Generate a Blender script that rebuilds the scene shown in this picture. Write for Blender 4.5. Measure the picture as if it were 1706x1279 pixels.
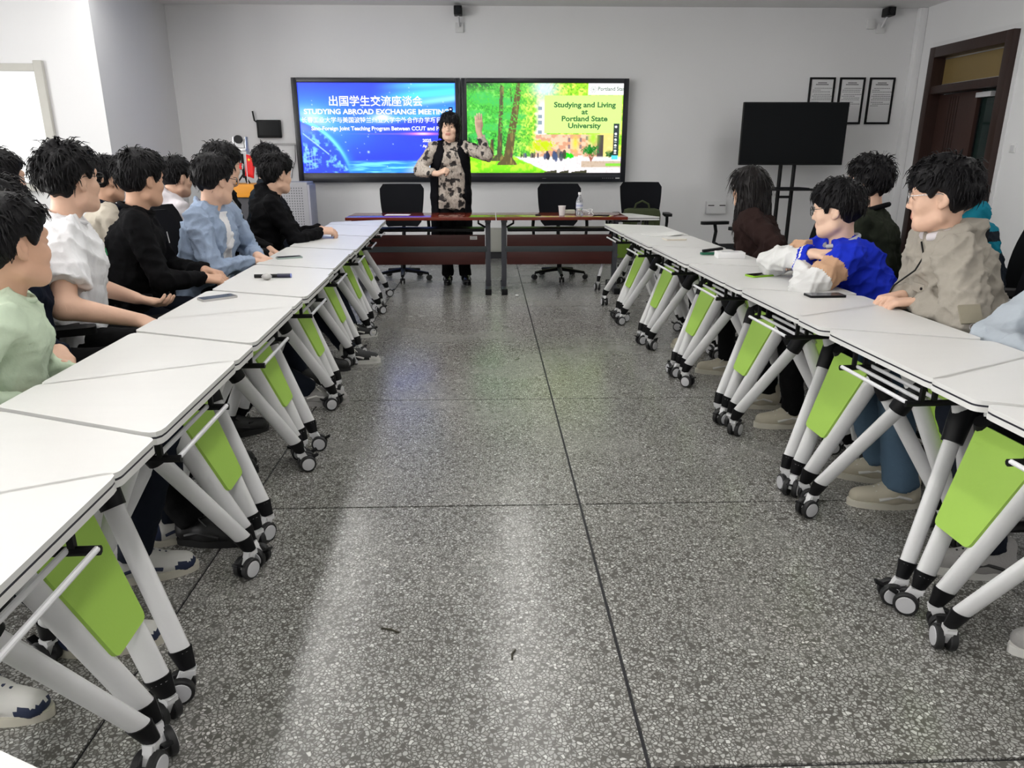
import bpy, bmesh, math, random
import numpy as np
from mathutils import Vector, Matrix
random.seed(7); RNG=np.random.default_rng(7)
for o in list(bpy.data.objects): bpy.data.objects.remove(o)
SC=bpy.context.scene; COL=SC.collection
R=math.radians
# ------------------------------------------------------------------ camera
CAM_H=1.35
cd=bpy.data.cameras.new('camera'); cam=bpy.data.objects.new('camera',cd); COL.objects.link(cam)
cd.sensor_width=36.0; cd.lens=1220.0/1706.0*36.0; cd.clip_start=0.02; cd.clip_end=100
cam.location=(0,0,CAM_H); cam.rotation_euler=(R(90-17.5),0,R(-1.85)); SC.camera=cam
# ------------------------------------------------------------------ world, light, exposure
W=bpy.data.worlds.new('world'); SC.world=W; W.use_nodes=True
W.node_tree.nodes['Background'].inputs[0].default_value=(0.95,0.97,1.0,1)
W.node_tree.nodes['Background'].inputs[1].default_value=1.2
vs=SC.view_settings; vs.view_transform='Standard'; vs.look='None'; vs.exposure=0.25; vs.gamma=1.0; vs.use_curve_mapping=False
WIN_POWER=125.0; PANEL_STRENGTH=17.0
def area(name,loc,rot,sx,sy,power,col):
    l=bpy.data.lights.new(name,'AREA'); l.shape='RECTANGLE'; l.size=sx; l.size_y=sy; l.energy=power; l.color=col
    o=bpy.data.objects.new(name,l); COL.objects.link(o); o.location=loc; o.rotation_euler=rot; return o
# room extents
YB=9.9; XR=5.45; XL=-6.6; YF=-3.2; ZC=3.06; XP=-3.87; YP=8.05
WINS=[(-2.2,-.2),(.6,2.6),(3.4,5.4)]            # window bays (y0,y1) of the left wall
for i,(a,b) in enumerate(WINS):
    area('window_daylight',(XL-.12,(a+b)/2,1.75),(0,R(-90),0),1.7,b-a-.1,WIN_POWER,(1.0,0.985,0.96))
# ------------------------------------------------------------------ materials
MATS={}
def mat(name,col,rough=.5,metal=0.,bump=0.,bscale=60.,var=0.,vscale=8.,spec=.5,trans=0.,emis=None,estr=0.,coat=0.,ior=1.45,sheen=0.,stretch=None):
    if name in MATS: return MATS[name]
    m=bpy.data.materials.new(name); m.use_nodes=True; nt=m.node_tree; b=nt.nodes['Principled BSDF']
    c=(col[0],col[1],col[2],1); b.inputs['Base Color'].default_value=c
    b.inputs['Roughness'].default_value=rough; b.inputs['Metallic'].default_value=metal
    b.inputs['Specular IOR Level'].default_value=spec; b.inputs['IOR'].default_value=ior
    b.inputs['Transmission Weight'].default_value=trans; b.inputs['Coat Weight'].default_value=coat
    b.inputs['Sheen Weight'].default_value=sheen
    if emis: b.inputs['Emission Color'].default_value=(*emis,1); b.inputs['Emission Strength'].default_value=estr
    def coords(sc):
        tc=nt.nodes.new('ShaderNodeTexCoord')
        if stretch is None: return tc.outputs['Object']
        mp=nt.nodes.new('ShaderNodeMapping'); mp.inputs['Scale'].default_value=stretch
        nt.links.new(tc.outputs['Object'],mp.inputs['Vector']); return mp.outputs['Vector']
    v=max(var,.03)
    n=nt.nodes.new('ShaderNodeTexNoise'); n.inputs['Scale'].default_value=vscale; n.inputs['Detail'].default_value=4
    nt.links.new(coords(vscale),n.inputs['Vector'])
    mx=nt.nodes.new('ShaderNodeMix'); mx.data_type='RGBA'
    mx.inputs[6].default_value=tuple(max(0,k*(1-v)) for k in col)+(1,); mx.inputs[7].default_value=tuple(min(1,k*(1+v)) for k in col)+(1,)
    nt.links.new(n.outputs['Fac'],mx.inputs[0]); nt.links.new(mx.outputs[2],b.inputs['Base Color'])
    if bump>0:
        n2=nt.nodes.new('ShaderNodeTexNoise'); n2.inputs['Scale'].default_value=bscale; n2.inputs['Detail'].default_value=3
        nt.links.new(coords(bscale),n2.inputs['Vector'])
        bp=nt.nodes.new('ShaderNodeBump'); bp.inputs['Strength'].default_value=bump; bp.inputs['Distance'].default_value=.01
        nt.links.new(n2.outputs['Fac'],bp.inputs['Height']); nt.links.new(bp.outputs['Normal'],b.inputs['Normal'])
    MATS[name]=m; return m
def s2l(r,g,b):
    f=lambda c:(c/255/12.92) if c<=10 else ((c/255+.055)/1.055)**2.4
    return (f(r),f(g),f(b))
# ------------------------------------------------------------------ mesh helpers
class MB:
    def __init__(s): s.v=[]; s.f=[]; s.m=[]
    def add(s,vs,fs,mi=0):
        o=len(s.v); s.v+= [tuple(p) for p in vs]; s.f+=[tuple(i+o for i in f) for f in fs]; s.m+=[mi]*len(fs); return s
    def box(s,c,d,rot=None,mi=0,ch=0.0):
        hx,hy,hz=d[0]/2,d[1]/2,d[2]/2
        if ch>0:
            bm=bmesh.new(); bmesh.ops.create_cube(bm,size=1)
            for v in bm.verts: v.co=Vector((v.co.x*d[0],v.co.y*d[1],v.co.z*d[2]))
            bmesh.ops.bevel(bm,geom=bm.edges[:],offset=ch,segments=2,affect='EDGES',profile=.6)
            bm.verts.index_update(); vs=[v.co.copy() for v in bm.verts]; fs=[[v.index for v in f.verts] for f in bm.faces]; bm.free()
        else:
            vs=[Vector((x*hx,y*hy,z*hz)) for z in(-1,1) for y in(-1,1) for x in(-1,1)]
            fs=[(0,2,3,1),(4,5,7,6),(0,1,5,4),(2,6,7,3),(0,4,6,2),(1,3,7,5)]
        if rot is not None: vs=[rot@v for v in vs]
        return s.add([(v[0]+c[0],v[1]+c[1],v[2]+c[2]) for v in vs],fs,mi)
    def cyl(s,p0,p1,r0,r1=None,n=14,mi=0,sq=1.0,side=None,caps=True):
        if r1 is None: r1=r0
        p0=Vector(p0); p1=Vector(p1); d=(p1-p0).normalized()
        a=Vector(side) if side else (Vector((0,0,1)) if abs(d.z)<.9 else Vector((1,0,0)))
        x=d.cross(a).normalized(); y=d.cross(x).normalized(); vs=[]
        for p,r in((p0,r0),(p1,r1)):
            for i in range(n):
                t=2*math.pi*i/n; vs.append(p+x*(math.cos(t)*r)+y*(math.sin(t)*r*sq))
        fs=[(i,(i+1)%n,n+(i+1)%n,n+i) for i in range(n)]
        if caps: fs+=[tuple(range(n-1,-1,-1)),tuple(range(n,2*n))]
        return s.add(vs,fs,mi)
    def tube(s,path,r,n=8,mi=0,closed=False,rad=None):
        P=[Vector(p) for p in path]; N=len(P); vs=[]; up=None
        for i,p in enumerate(P):
            if closed: d=(P[(i+1)%N]-P[i-1]).normalized()
            else: d=(P[min(i+1,N-1)]-P[max(i-1,0)]).normalized()
            if up is None: up=Vector((0,0,1)) if abs(d.z)<.9 else Vector((1,0,0))
            x=d.cross(up).normalized(); up=x.cross(d).normalized()
            rr=rad[i] if rad else r
            for k in range(n):
                t=2*math.pi*k/n; vs.append(p+x*(math.cos(t)*rr)+up*(math.sin(t)*rr))
        fs=[]
        for i in range(N if closed else N-1):
            j=(i+1)%N
            for k in range(n): fs.append((i*n+k,i*n+(k+1)%n,j*n+(k+1)%n,j*n+k))
        if not closed: fs+=[tuple(range(n-1,-1,-1)),tuple(range((N-1)*n,N*n))]
        return s.add(vs,fs,mi)
    def prism(s,poly,z0,z1,mi=0,T=None):
        n=len(poly); vs=[(p[0],p[1],z0) for p in poly]+[(p[0],p[1],z1) for p in poly]
        if T is not None: vs=[T@Vector(v) for v in vs]
        fs=[tuple(range(n-1,-1,-1)),tuple(range(n,2*n))]+[(i,(i+1)%n,n+(i+1)%n,n+i) for i in range(n)]
        return s.add(vs,fs,mi)
    def lathe(s,prof,c=(0,0,0),n=20,mi=0):
        vs=[]; m=len(prof)
        for i in range(n):
            t=2*math.pi*i/n
            for r,z in prof: vs.append((c[0]+r*math.cos(t),c[1]+r*math.sin(t),c[2]+z))
        fs=[(i*m+k,((i+1)%n)*m+k,((i+1)%n)*m+k+1,i*m+k+1) for i in range(n) for k in range(m-1)]
        return s.add(vs,fs,mi)
    def ball(s,c,r,nu=12,nv=8,mi=0):
        if not hasattr(r,'__len__'): r=(r,r,r)
        vs=[(c[0],c[1],c[2]-r[2])]
        for j in range(1,nv):
            a=-math.pi/2+math.pi*j/nv
            for i in range(nu):
                t=2*math.pi*i/nu; vs.append((c[0]+r[0]*math.cos(a)*math.cos(t),c[1]+r[1]*math.cos(a)*math.sin(t),c[2]+r[2]*math.sin(a)))
        vs.append((c[0],c[1],c[2]+r[2])); fs=[]
        for i in range(nu): fs.append((0,1+(i+1)%nu,1+i)); L=1+(nv-2)*nu; fs.append((len(vs)-1,L+i,L+(i+1)%nu))
        for j in range(nv-2):
            for i in range(nu): a=1+j*nu; fs.append((a+i,a+(i+1)%nu,a+nu+(i+1)%nu,a+nu+i))
        return s.add(vs,fs,mi)
    def mesh(s,name,mats,smooth=35):
        me=bpy.data.meshes.new(name); me.from_pydata(s.v,[],s.f)
        for m in (mats if isinstance(mats,(list,tuple)) else [mats]): me.materials.append(m)
        me.polygons.foreach_set('material_index',s.m)
        if smooth: me.shade_smooth(); me.set_sharp_from_angle(angle=R(smooth))
        me.update(); return me
    def build(s,name,mats,parent=None,loc=(0,0,0),rz=0,smooth=35): return link(s.mesh(name,mats,smooth),name,parent,loc,rz)
def link(me,name,parent=None,loc=(0,0,0),rz=0):
    o=bpy.data.objects.new(name,me); COL.objects.link(o); o.location=loc; o.rotation_euler=(0,0,rz)
    if parent is not None: o.parent=parent
    return o
def tag(o,label,cat,group=None,kind=None):
    o['label']=label; o['category']=cat
    if group: o['group']=group
    if kind: o['kind']=kind
    return o
def thing(name,label,cat,loc=(0,0,0),rz=0,group=None): return tag(link(None,name,None,loc,rz),label,cat,group)
def struct(o,label,cat='structure'): return tag(o,label,cat,None,'structure')
def roundpoly(P,r,seg=4):
    out=[]; n=len(P)
    for i in range(n):
        a=Vector(P[i-1]).to_2d(); b=Vector(P[i]).to_2d(); c=Vector(P[(i+1)%n]).to_2d()
        u=(a-b).normalized(); w=(c-b).normalized(); ang=math.acos(max(-1,min(1,u.dot(w)))); d=r/math.tan(ang/2)
        p=b+u*d; q=b+w*d
        for k in range(seg+1):
            t=k/seg; x=p.lerp(b,t).lerp(b.lerp(q,t),t); out.append((x.x,x.y))
    return out
def text_mesh(s,size,mats,align='CENTER',bold=0.,ext=.001):
    cu=bpy.data.curves.new('lettering','FONT'); cu.body=s; cu.size=size; cu.align_x=align; cu.align_y='CENTER'; cu.extrude=ext; cu.offset=bold
    cu.resolution_u=3
    o=bpy.data.objects.new('lettering',cu); COL.objects.link(o); dg=bpy.context.evaluated_depsgraph_get(); dg.update()
    me=bpy.data.meshes.new_from_object(o.evaluated_get(dg)); bpy.data.objects.remove(o); bpy.data.curves.remove(cu)
    me.materials.clear(); me.materials.append(mats); return me
def emat(name,col,st=1.0):
    if name in MATS: return MATS[name]
    m=bpy.data.materials.new(name); m.use_nodes=True; nt=m.node_tree; nt.nodes.clear()
    e=nt.nodes.new('ShaderNodeEmission'); e.inputs[0].default_value=(*col,1); e.inputs[1].default_value=st
    o=nt.nodes.new('ShaderNodeOutputMaterial'); nt.links.new(e.outputs[0],o.inputs[0]); MATS[name]=m; return m
# palette
M_wall=mat('wall_paint',(.78,.78,.79),.75,bump=.05,bscale=25,var=.02,vscale=1.2)
M_ceil=mat('ceiling_paint',(.80,.80,.80),.85)
M_white=mat('white_laminate',(.735,.732,.715),.36,var=.015,vscale=3,bump=.03,bscale=90,stretch=(1,6,1))
M_black=mat('black_plastic',(.006,.006,.007),.45,spec=.25)
M_edge=mat('edge_black',(.02,.02,.03),.5)
M_leg=mat('silver_white_paint',(.76,.76,.765),.35)
M_wire=mat('white_wire',(.78,.78,.80),.3)
M_green=mat('lime_green_panel',s2l(166,206,88),.5,var=.02,vscale=4,bump=.04,bscale=120)
M_tyre=mat('caster_tyre',(.015,.015,.016),.5)
M_hub=mat('caster_hub_grey',(.58,.58,.60),.4)
M_steel=mat('brushed_steel',(.55,.55,.56),.3,metal=.9)
M_mesh=mat('chair_mesh_black',(.007,.0075,.010),.8,bump=.35,bscale=450,spec=.15)
M_wood=None
# ------------------------------------------------------------------ floor of terrazzo slabs
def terrazzo():
    m=bpy.data.materials.new('terrazzo'); m.use_nodes=True; nt=m.node_tree; b=nt.nodes['Principled BSDF']; N=nt.nodes.new; L=nt.links.new
    g=N('ShaderNodeNewGeometry')
    wn=N('ShaderNodeTexNoise'); wn.inputs['Scale'].default_value=34; wn.inputs['Detail'].default_value=2; L(g.outputs['Position'],wn.inputs['Vector'])
    mxv=N('ShaderNodeMix'); mxv.data_type='VECTOR'; mxv.inputs[0].default_value=.018; L(g.outputs['Position'],mxv.inputs[4]); L(wn.outputs['Color'],mxv.inputs[5])
    v=N('ShaderNodeTexVoronoi'); v.feature='DISTANCE_TO_EDGE'; v.inputs['Scale'].default_value=94; L(mxv.outputs[1],v.inputs['Vector'])
    v2=N('ShaderNodeTexVoronoi'); v2.feature='F1'; v2.inputs['Scale'].default_value=94; L(mxv.outputs[1],v2.inputs['Vector'])
    r=N('ShaderNodeValToRGB'); r.color_ramp.elements[0].position=.055; r.color_ramp.elements[1].position=.19; L(v.outputs['Distance'],r.inputs[0])
    sp=N('ShaderNodeSeparateColor'); L(v2.outputs['Color'],sp.inputs[0])
    pr=N('ShaderNodeValToRGB'); e=pr.color_ramp.elements; e[0].position=0; e[0].color=(*FL_DARK,1); e[1].position=1; e[1].color=(.70,.70,.67,1)
    for p,c in((.07,FL_DARK),(.10,(.32,.315,.295)),(.6,(.40,.395,.375)),(.9,(.53,.52,.50))):
        x=e.new(p); x.color=(*c,1)
    L(sp.outputs[0],pr.inputs[0])
    mx=N('ShaderNodeMix'); mx.data_type='RGBA'; mx.inputs[6].default_value=(*FL_DARK,1); L(r.outputs[0],mx.inputs[0]); L(pr.outputs[0],mx.inputs[7])
    # broad stains and wear
    n=N('ShaderNodeTexNoise'); n.inputs['Scale'].default_value=1.7; n.inputs['Detail'].default_value=6; L(g.outputs['Position'],n.inputs['Vector'])
    rr=N('ShaderNodeMapRange'); rr.inputs[1].default_value=.3; rr.inputs[2].default_value=.7; rr.inputs[3].default_value=.86; rr.inputs[4].default_value=1.08; L(n.outputs['Fac'],rr.inputs[0])
    m2=N('ShaderNodeVectorMath'); m2.operation='SCALE'; L(mx.outputs[2],m2.inputs[0]); L(rr.outputs[0],m2.inputs['Scale']); L(m2.outputs[0],b.inputs['Base Color'])
    r2=N('ShaderNodeMapRange'); r2.inputs[1].default_value=.3; r2.inputs[2].default_value=.7; r2.inputs[3].default_value=.20; r2.inputs[4].default_value=.31; L(n.outputs['Fac'],r2.inputs[0]); L(r2.outputs[0],b.inputs['Roughness'])
    b.inputs['Specular IOR Level'].default_value=.6
    return m
FL_DARK=(.115,.111,.100)
M_terr=terrazzo(); M_grout=mat('joint_strip_dark',(.02,.02,.025),.5)
T=1.33; X0=.36; GAP=.010
fl=struct(MB().box(((XL+XR)/2,(YF+YB)/2,-.06),(XR-XL+.4,YB-YF+.4,.105)).build('floor',M_grout),'grey terrazzo slab floor with thin dark joints','floor')
xs=[x for x in [X0+T*i for i in range(-8,6)]]; ys=[T*i for i in range(-3,9)]
slabs={}
for x in xs:
    for y in ys:
        a,b_=max(x,XL),min(x+T,XR); c,d=max(y,YF),min(y+T,YB)
        if b_-a<.05 or d-c<.05: continue
        k=(round(b_-a,3),round(d-c,3))
        if k not in slabs: slabs[k]=MB().box((0,0,-.01),(k[0]-GAP,k[1]-GAP,.02)).mesh('slab',M_terr,0)
        link(slabs[k],'slab',fl,((a+b_)/2,(c+d)/2,0))
# ------------------------------------------------------------------ walls, ceiling
def wallbox(name,x0,x1,y0,y1,z0,z1,label,m=M_wall): return struct(MB().box(((x0+x1)/2,(y0+y1)/2,(z0+z1)/2),(x1-x0,y1-y0,z1-z0)).build(name,m,smooth=0),label,'wall')
wallbox('wall_back',XP,XR+.2,YB,YB+.2,0,ZC,'pale grey painted wall behind the two big displays')
wallbox('wall_pillar',XL-.2,XP,YP,YB+.2,0,ZC,'white projecting wall block carrying the framed whiteboard at left')
wallbox('wall_rear',XL-.2,XR+.2,YF-.2,YF,0,ZC,'white wall behind the viewpoint')
# left wall with windows
mb=MB()
def wl(y0,y1,z0,z1): mb.box((XL-.1,(y0+y1)/2,(z0+z1)/2),(.2,y1-y0,z1-z0))
wl(YF,YP,0,.9); wl(YF,YP,2.6,ZC); prev=YF
for a,b in WINS: wl(prev,a,.9,2.6); prev=b
wl(prev,YP,.9,2.6)
struct(mb.build('wall_left',M_wall,smooth=0),'white wall with tall windows on the left','wall')
M_alu=mat('window_aluminium',(.7,.7,.7),.35,metal=.6)
for i,(a,b) in enumerate(WINS):
    w=struct(link(None,'window_%d'%(i+1)),'aluminium framed window in left wall','window')
    for y in(a+.03,(a+b)/2,b-.03): MB().box((XL-.05,y,1.75),(.06,.06,1.7)).build('window_frame',M_alu,w)
    for z in(.93,2.57): MB().box((XL-.05,(a+b)/2,z),(.06,b-a-.13,.06)).build('window_rail',M_alu,w)
# right wall with door opening
DY0,DY1,DZ=8.02,9.50,2.56
mb=MB()
mb.box((XR+.1,(YF+DY0)/2,ZC/2),(.2,DY0-YF,ZC)).box((XR+.1,(DY1+YB)/2,ZC/2),(.2,YB-DY1,ZC)).box((XR+.1,(DY0+DY1)/2,(DZ+ZC)/2),(.2,DY1-DY0,ZC-DZ))
struct(mb.build('wall_right',M_wall,smooth=0),'white wall with the dark double door on the right','wall')
struct(MB().box(((XL+XR)/2,(YF+YB)/2,ZC+.06),(XR-XL+.4,YB-YF+.4,.12)).build('ceiling',M_ceil,smooth=0),'white flat ceiling','ceiling')
M_base=mat('baseboard_black',(.03,.03,.035),.5)
struct(MB().box(((XP+XR)/2,YB-.012,.065),(XR-XP-.01,.024,.13),ch=.004).build('baseboard_back',M_base),'black baseboard along the back wall','baseboard')
struct(MB().box((XR-.012,(YF+DY0)/2,.065),(.024,DY0-YF-.01,.13),ch=.004).build('baseboard_right',M_base),'black baseboard along the right wall','baseboard')
struct(MB().box(((XL+XP)/2,YP-.012,.065),(XP-XL-.01,.024,.13),ch=.004).build('baseboard_left',M_base),'black baseboard under the whiteboard wall','baseboard')
# ceiling beam hint along back wall, corner moulding on right corner
struct(MB().box((XR-.05,YB-.05,ZC/2),(.10,.10,ZC-.002),ch=.02).build('trim_1',M_wall),'boxed white pipe casing in right rear corner','trim')
# ceiling light panels (recessed LED panels, above the frame)
M_diff=emat('led_diffuser',(1.0,.98,.95),PANEL_STRENGTH)
pl=[(x,y) for y in(-1.9,-.05,1.8,3.65,5.5,7.35) for x in(-3.5,-1.6,.3,3.6)]
for k,(x,y) in enumerate(pl):
    t=thing('ceiling_light','long strip light in ceiling, %s from windows in %s rank from back wall'%(['first','second','third','fourth'][k%4],['sixth','fifth','fourth','third','second','first'][k//4]),'light',(x,y,ZC-.03),0,'strip lights in the ceiling')
    f=MB()
    for s in(-1,1): f.box((s*.085,0,.013),(.02,1.34,.026)).box((0,s*.66,.013),(.15,.02,.026))
    f.build('light_frame',M_alu,t); MB().box((0,0,.012),(.15,1.30,.012)).build('diffuser',M_diff,t)
# ------------------------------------------------------------------ door on the right wall
M_dw=mat('dark_brown_door_wood',(.030,.014,.011),.38,var=.35,vscale=6,stretch=(8,8,.6),bump=.05,bscale=40)
M_dw2=mat('door_panel_brown',(.042,.020,.016),.36,var=.3,vscale=7,stretch=(9,9,.5))
M_tan=mat('transom_tan_board',s2l(128,108,66),.45)
M_dglass=mat('dark_corridor_glass',(.010,.022,.020),.08)
d=struct(link(None,'door_1',None,(XR,0,0)),'dark brown double door with tan transom and half-open leaf','door')
MB().box((.02,DY0+.055,DZ/2),(.20,.11,DZ),ch=.006).build('door_jamb',M_dw,d)
MB().box((.02,DY1-.055,DZ/2),(.20,.11,DZ),ch=.006).build('door_jamb',M_dw,d)
MB().box((.02,(DY0+DY1)/2,DZ-.06),(.20,DY1-DY0-.22,.12),ch=.006).build('door_head',M_dw,d)
MB().box((.03,(DY0+DY1)/2,2.075),(.18,DY1-DY0-.22,.09),ch=.006).build('transom_bar',M_dw,d)
MB().box((.08,(DY0+DY1)/2,2.28),(.02,DY1-DY0-.22,.32)).build('transom_pane',M_tan,d)
f=MB()
for z in(2.135,2.425): f.box((.066,(DY0+DY1)/2,z),(.012,DY1-DY0-.24,.014))
f.build('transom_bead',M_steel,d)
lf=MB().box((.09,9.02,1.01),(.045,.74,2.02),ch=.004).build('door_leaf',M_dw2,d)
f=MB()
for k in range(4): f.box((.064,9.02+.05*k-.02,1.01),(.008,.012,1.95))
f.build('leaf_groove_strip',M_dw,lf)
lf2=MB().box((.14,8.39,1.01),(.03,.50,2.02)).build('glass_leaf',M_dglass,d)
MB().box((.11,8.17,1.01),(.05,.06,2.02)).build('leaf_stile',M_dw,lf2)
MB().box((.07,8.52,1.97),(.06,.26,.055),ch=.006).build('door_closer',M_hub,lf2)
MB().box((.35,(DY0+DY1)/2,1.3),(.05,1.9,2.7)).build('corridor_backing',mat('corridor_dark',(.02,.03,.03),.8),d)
f=MB()
for y in(DY0-.035,DY1+.035): f.box((-.005,y,DZ/2),(.012,.06,DZ))
f.box((-.005,(DY0+DY1)/2,DZ+.03),(.012,DY1-DY0+.13,.06)); f.build('door_casing',mat('casing_white',(.74,.74,.75),.5),d)
sw=tag(MB().box((0,0,0),(.012,.09,.09),ch=.003).build('light_switch',mat('switch_white',(.8,.8,.8),.4),None,(XR-.007,7.80,1.40)),'white square light switch on wall beside dark door','switch')
MB().box((-.008,0,0),(.006,.05,.055),ch=.001).build('rocker',M_hub,sw)
# ------------------------------------------------------------------ whiteboard on the projecting wall
M_frame=mat('board_frame_beige',(.50,.49,.45),.45)
M_wb=mat('whiteboard_enamel',(.90,.92,.93),.18)
wb=thing('whiteboard','large whiteboard with grey-beige frame on the left projecting wall','whiteboard',(-5.41,YP-.02,0))
zt,zb=2.16,1.02; xr=.97
MB().box((0,.005,(zt+zb)/2),(2*xr,.03,zt-zb)).build('board_surface',M_wb,wb)
for s in(-1,1): MB().box((s*xr,-.005,(zt+zb)/2+.02),(.085,.05,zt-zb+.09),ch=.008).build('frame_side',M_frame,wb)
for z in(zt,zb): MB().box((0,-.005,z),(2*xr-.08,.05,.07),ch=.008).build('frame_rail',M_frame,wb)
MB().box((0,-.05,zb-.03),(1.6,.09,.02),ch=.004).build('pen_tray',M_frame,wb)
# ------------------------------------------------------------------ big displays on the back wall
M_bez=mat('display_bezel',(.012,.013,.018),.3)
def vnoise(x,y,seed):
    xi=np.floor(x).astype(int); yi=np.floor(y).astype(int); xf=x-xi; yf=y-yi
    def h(a,b):
        n=(a*374761393+b*668265263+seed*974711)&0x7fffffff; n=((n^(n>>13))*1274126177)&0x7fffffff; return ((n^(n>>16))&0xffff)/65535.
    u=xf*xf*(3-2*xf); w=yf*yf*(3-2*yf)
    return (h(xi,yi)*(1-u)+h(xi+1,yi)*u)*(1-w)+(h(xi,yi+1)*(1-u)+h(xi+1,yi+1)*u)*w
def fbm(x,y,s,o=4):
    t=0;a=.5
    for k in range(o): t=t+a*vnoise(x*2**k,y*2**k,s+k); a*=.5
    return t/.94
def sm(a,b,x): t=np.clip((x-a)/(b-a),0,1); return t*t*(3-2*t)
def mixc(img,col,a): return img*(1-a[...,None])+np.array(col)*a[...,None]
def paint_left(W,H):
    # u right 0..1, v down 0..1
    u,v=np.meshgrid(np.linspace(0,1,W),np.linspace(0,1,H)); A=1.72; x=u*A
    img=np.ones((H,W,3))*np.array(s2l(36,48,235)); C=lambda *c:s2l(*c)
    img=mixc(img,C(30,70,250),fbm(x*3,v*6,3)*.7)
    # light streaks from the upper right
    for (y0,sl,wd,cc,st,xs) in((.02,-.10,.05,(90,215,255),.9,.45),(.13,-.16,.06,(80,225,255),.95,.42),(.22,-.22,.035,(150,240,255),.8,.5),(.30,-.12,.07,(60,170,255),.6,.35),(.36,-.18,.03,(90,200,255),.6,.3)):
        d=(v-(y0+sl*(u-.75))); img=mixc(img,C(*cc),np.exp(-(d/wd)**2)*st*sm(xs,xs+.4,u))
    img=mixc(img,C(40,150,255),np.exp(-(((u-.05)/.35)**2+((v-.42)/.28)**2))*.9)
    img=mixc(img,C(150,235,255),np.exp(-(((u-.04)/.14)**2+((v-.44)/.14)**2)))
    img=mixc(img,C(240,252,255),np.exp(-(((u-.05)/.07)**2+((v-.43)/.08)**2)))
    img=mixc(img,C(120,200,255),np.exp(-(((u-.52)/.10)**2+((v-.38)/.05)**2))*.9)
    img=mixc(img,C(245,240,255),np.exp(-(((u-.53)/.04)**2+((v-.375)/.03)**2)))
    # planet arc, lower left
    r=np.hypot(x-(-.28),(v-1.18)*1.0); rim=np.exp(-((r-.83)/.022)**2); glow=np.exp(-((r-.83)/.07)**2)
    img=mixc(img,C(30,120,240),glow*.8); img=mixc(img,C(120,240,255),rim*sm(1.1,.5,v))
    inn=sm(.83,.80,r); tex=fbm(x*22,v*22,11,4)
    img=mixc(img,C(20,60,190),inn*.75); img=mixc(img,C(120,200,255),inn*sm(.5,.75,tex)*.9*sm(.5,.6,v))
    # station grid
    gx=((x*30)%1<.2)|((v*22+x*4)%1<.2); pa=((x<.17)&(v>.72)&(v<.95)&(x>.02+.02*v)).astype(float); img=mixc(img,C(130,190,255),pa*gx*.7)
    ln=np.exp(-((v-(.55+.85*(x-.02)))/.008)**2)*((x<.3)&(x>.02)); img=mixc(img,C(170,220,255),ln*.8)
    # sea of light at the bottom
    w=sm(.84,.90,v)*sm(.25,.4,u); wv=fbm(x*5,v*60,21,3); img=mixc(img,C(40,150,255),w*.8); img=mixc(img,C(120,225,255),w*sm(.45,.7,wv)*.9)
    img=mixc(img,C(210,235,255),np.exp(-((v-(1.02-.5*(u-.60)))/.05)**2)*sm(.62,.8,u)*.8)
    fl=np.exp(-(((u-.78)/.09)**2+((v-.555)/.012)**2)); img=mixc(img,C(250,130,220),np.clip(fl*1.1,0,1)); img=mixc(img,C(255,235,245),np.exp(-(((u-.785)/.035)**2+((v-.555)/.009)**2)))
    img=mixc(img,C(150,120,255),np.exp(-(((u-.6)/.22)**2+((v-.556)/.004)**2))*.7)
    rg=np.random.default_rng(3)
    for k in range(60):
        a,b=rg.random(2); s=rg.uniform(.0012,.0032)*(1+.8*(rg.random()<.15)); img=mixc(img,C(200,235,255),np.exp(-(((x-a*A)**2+(v-b)**2)/s**2/4))*.85)
    e=np.minimum(np.minimum(u,1-u)*A,np.minimum(v,1-v)); img=mixc(img,C(25,30,240),sm(.012,.0,e)*.8)
    return img
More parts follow.
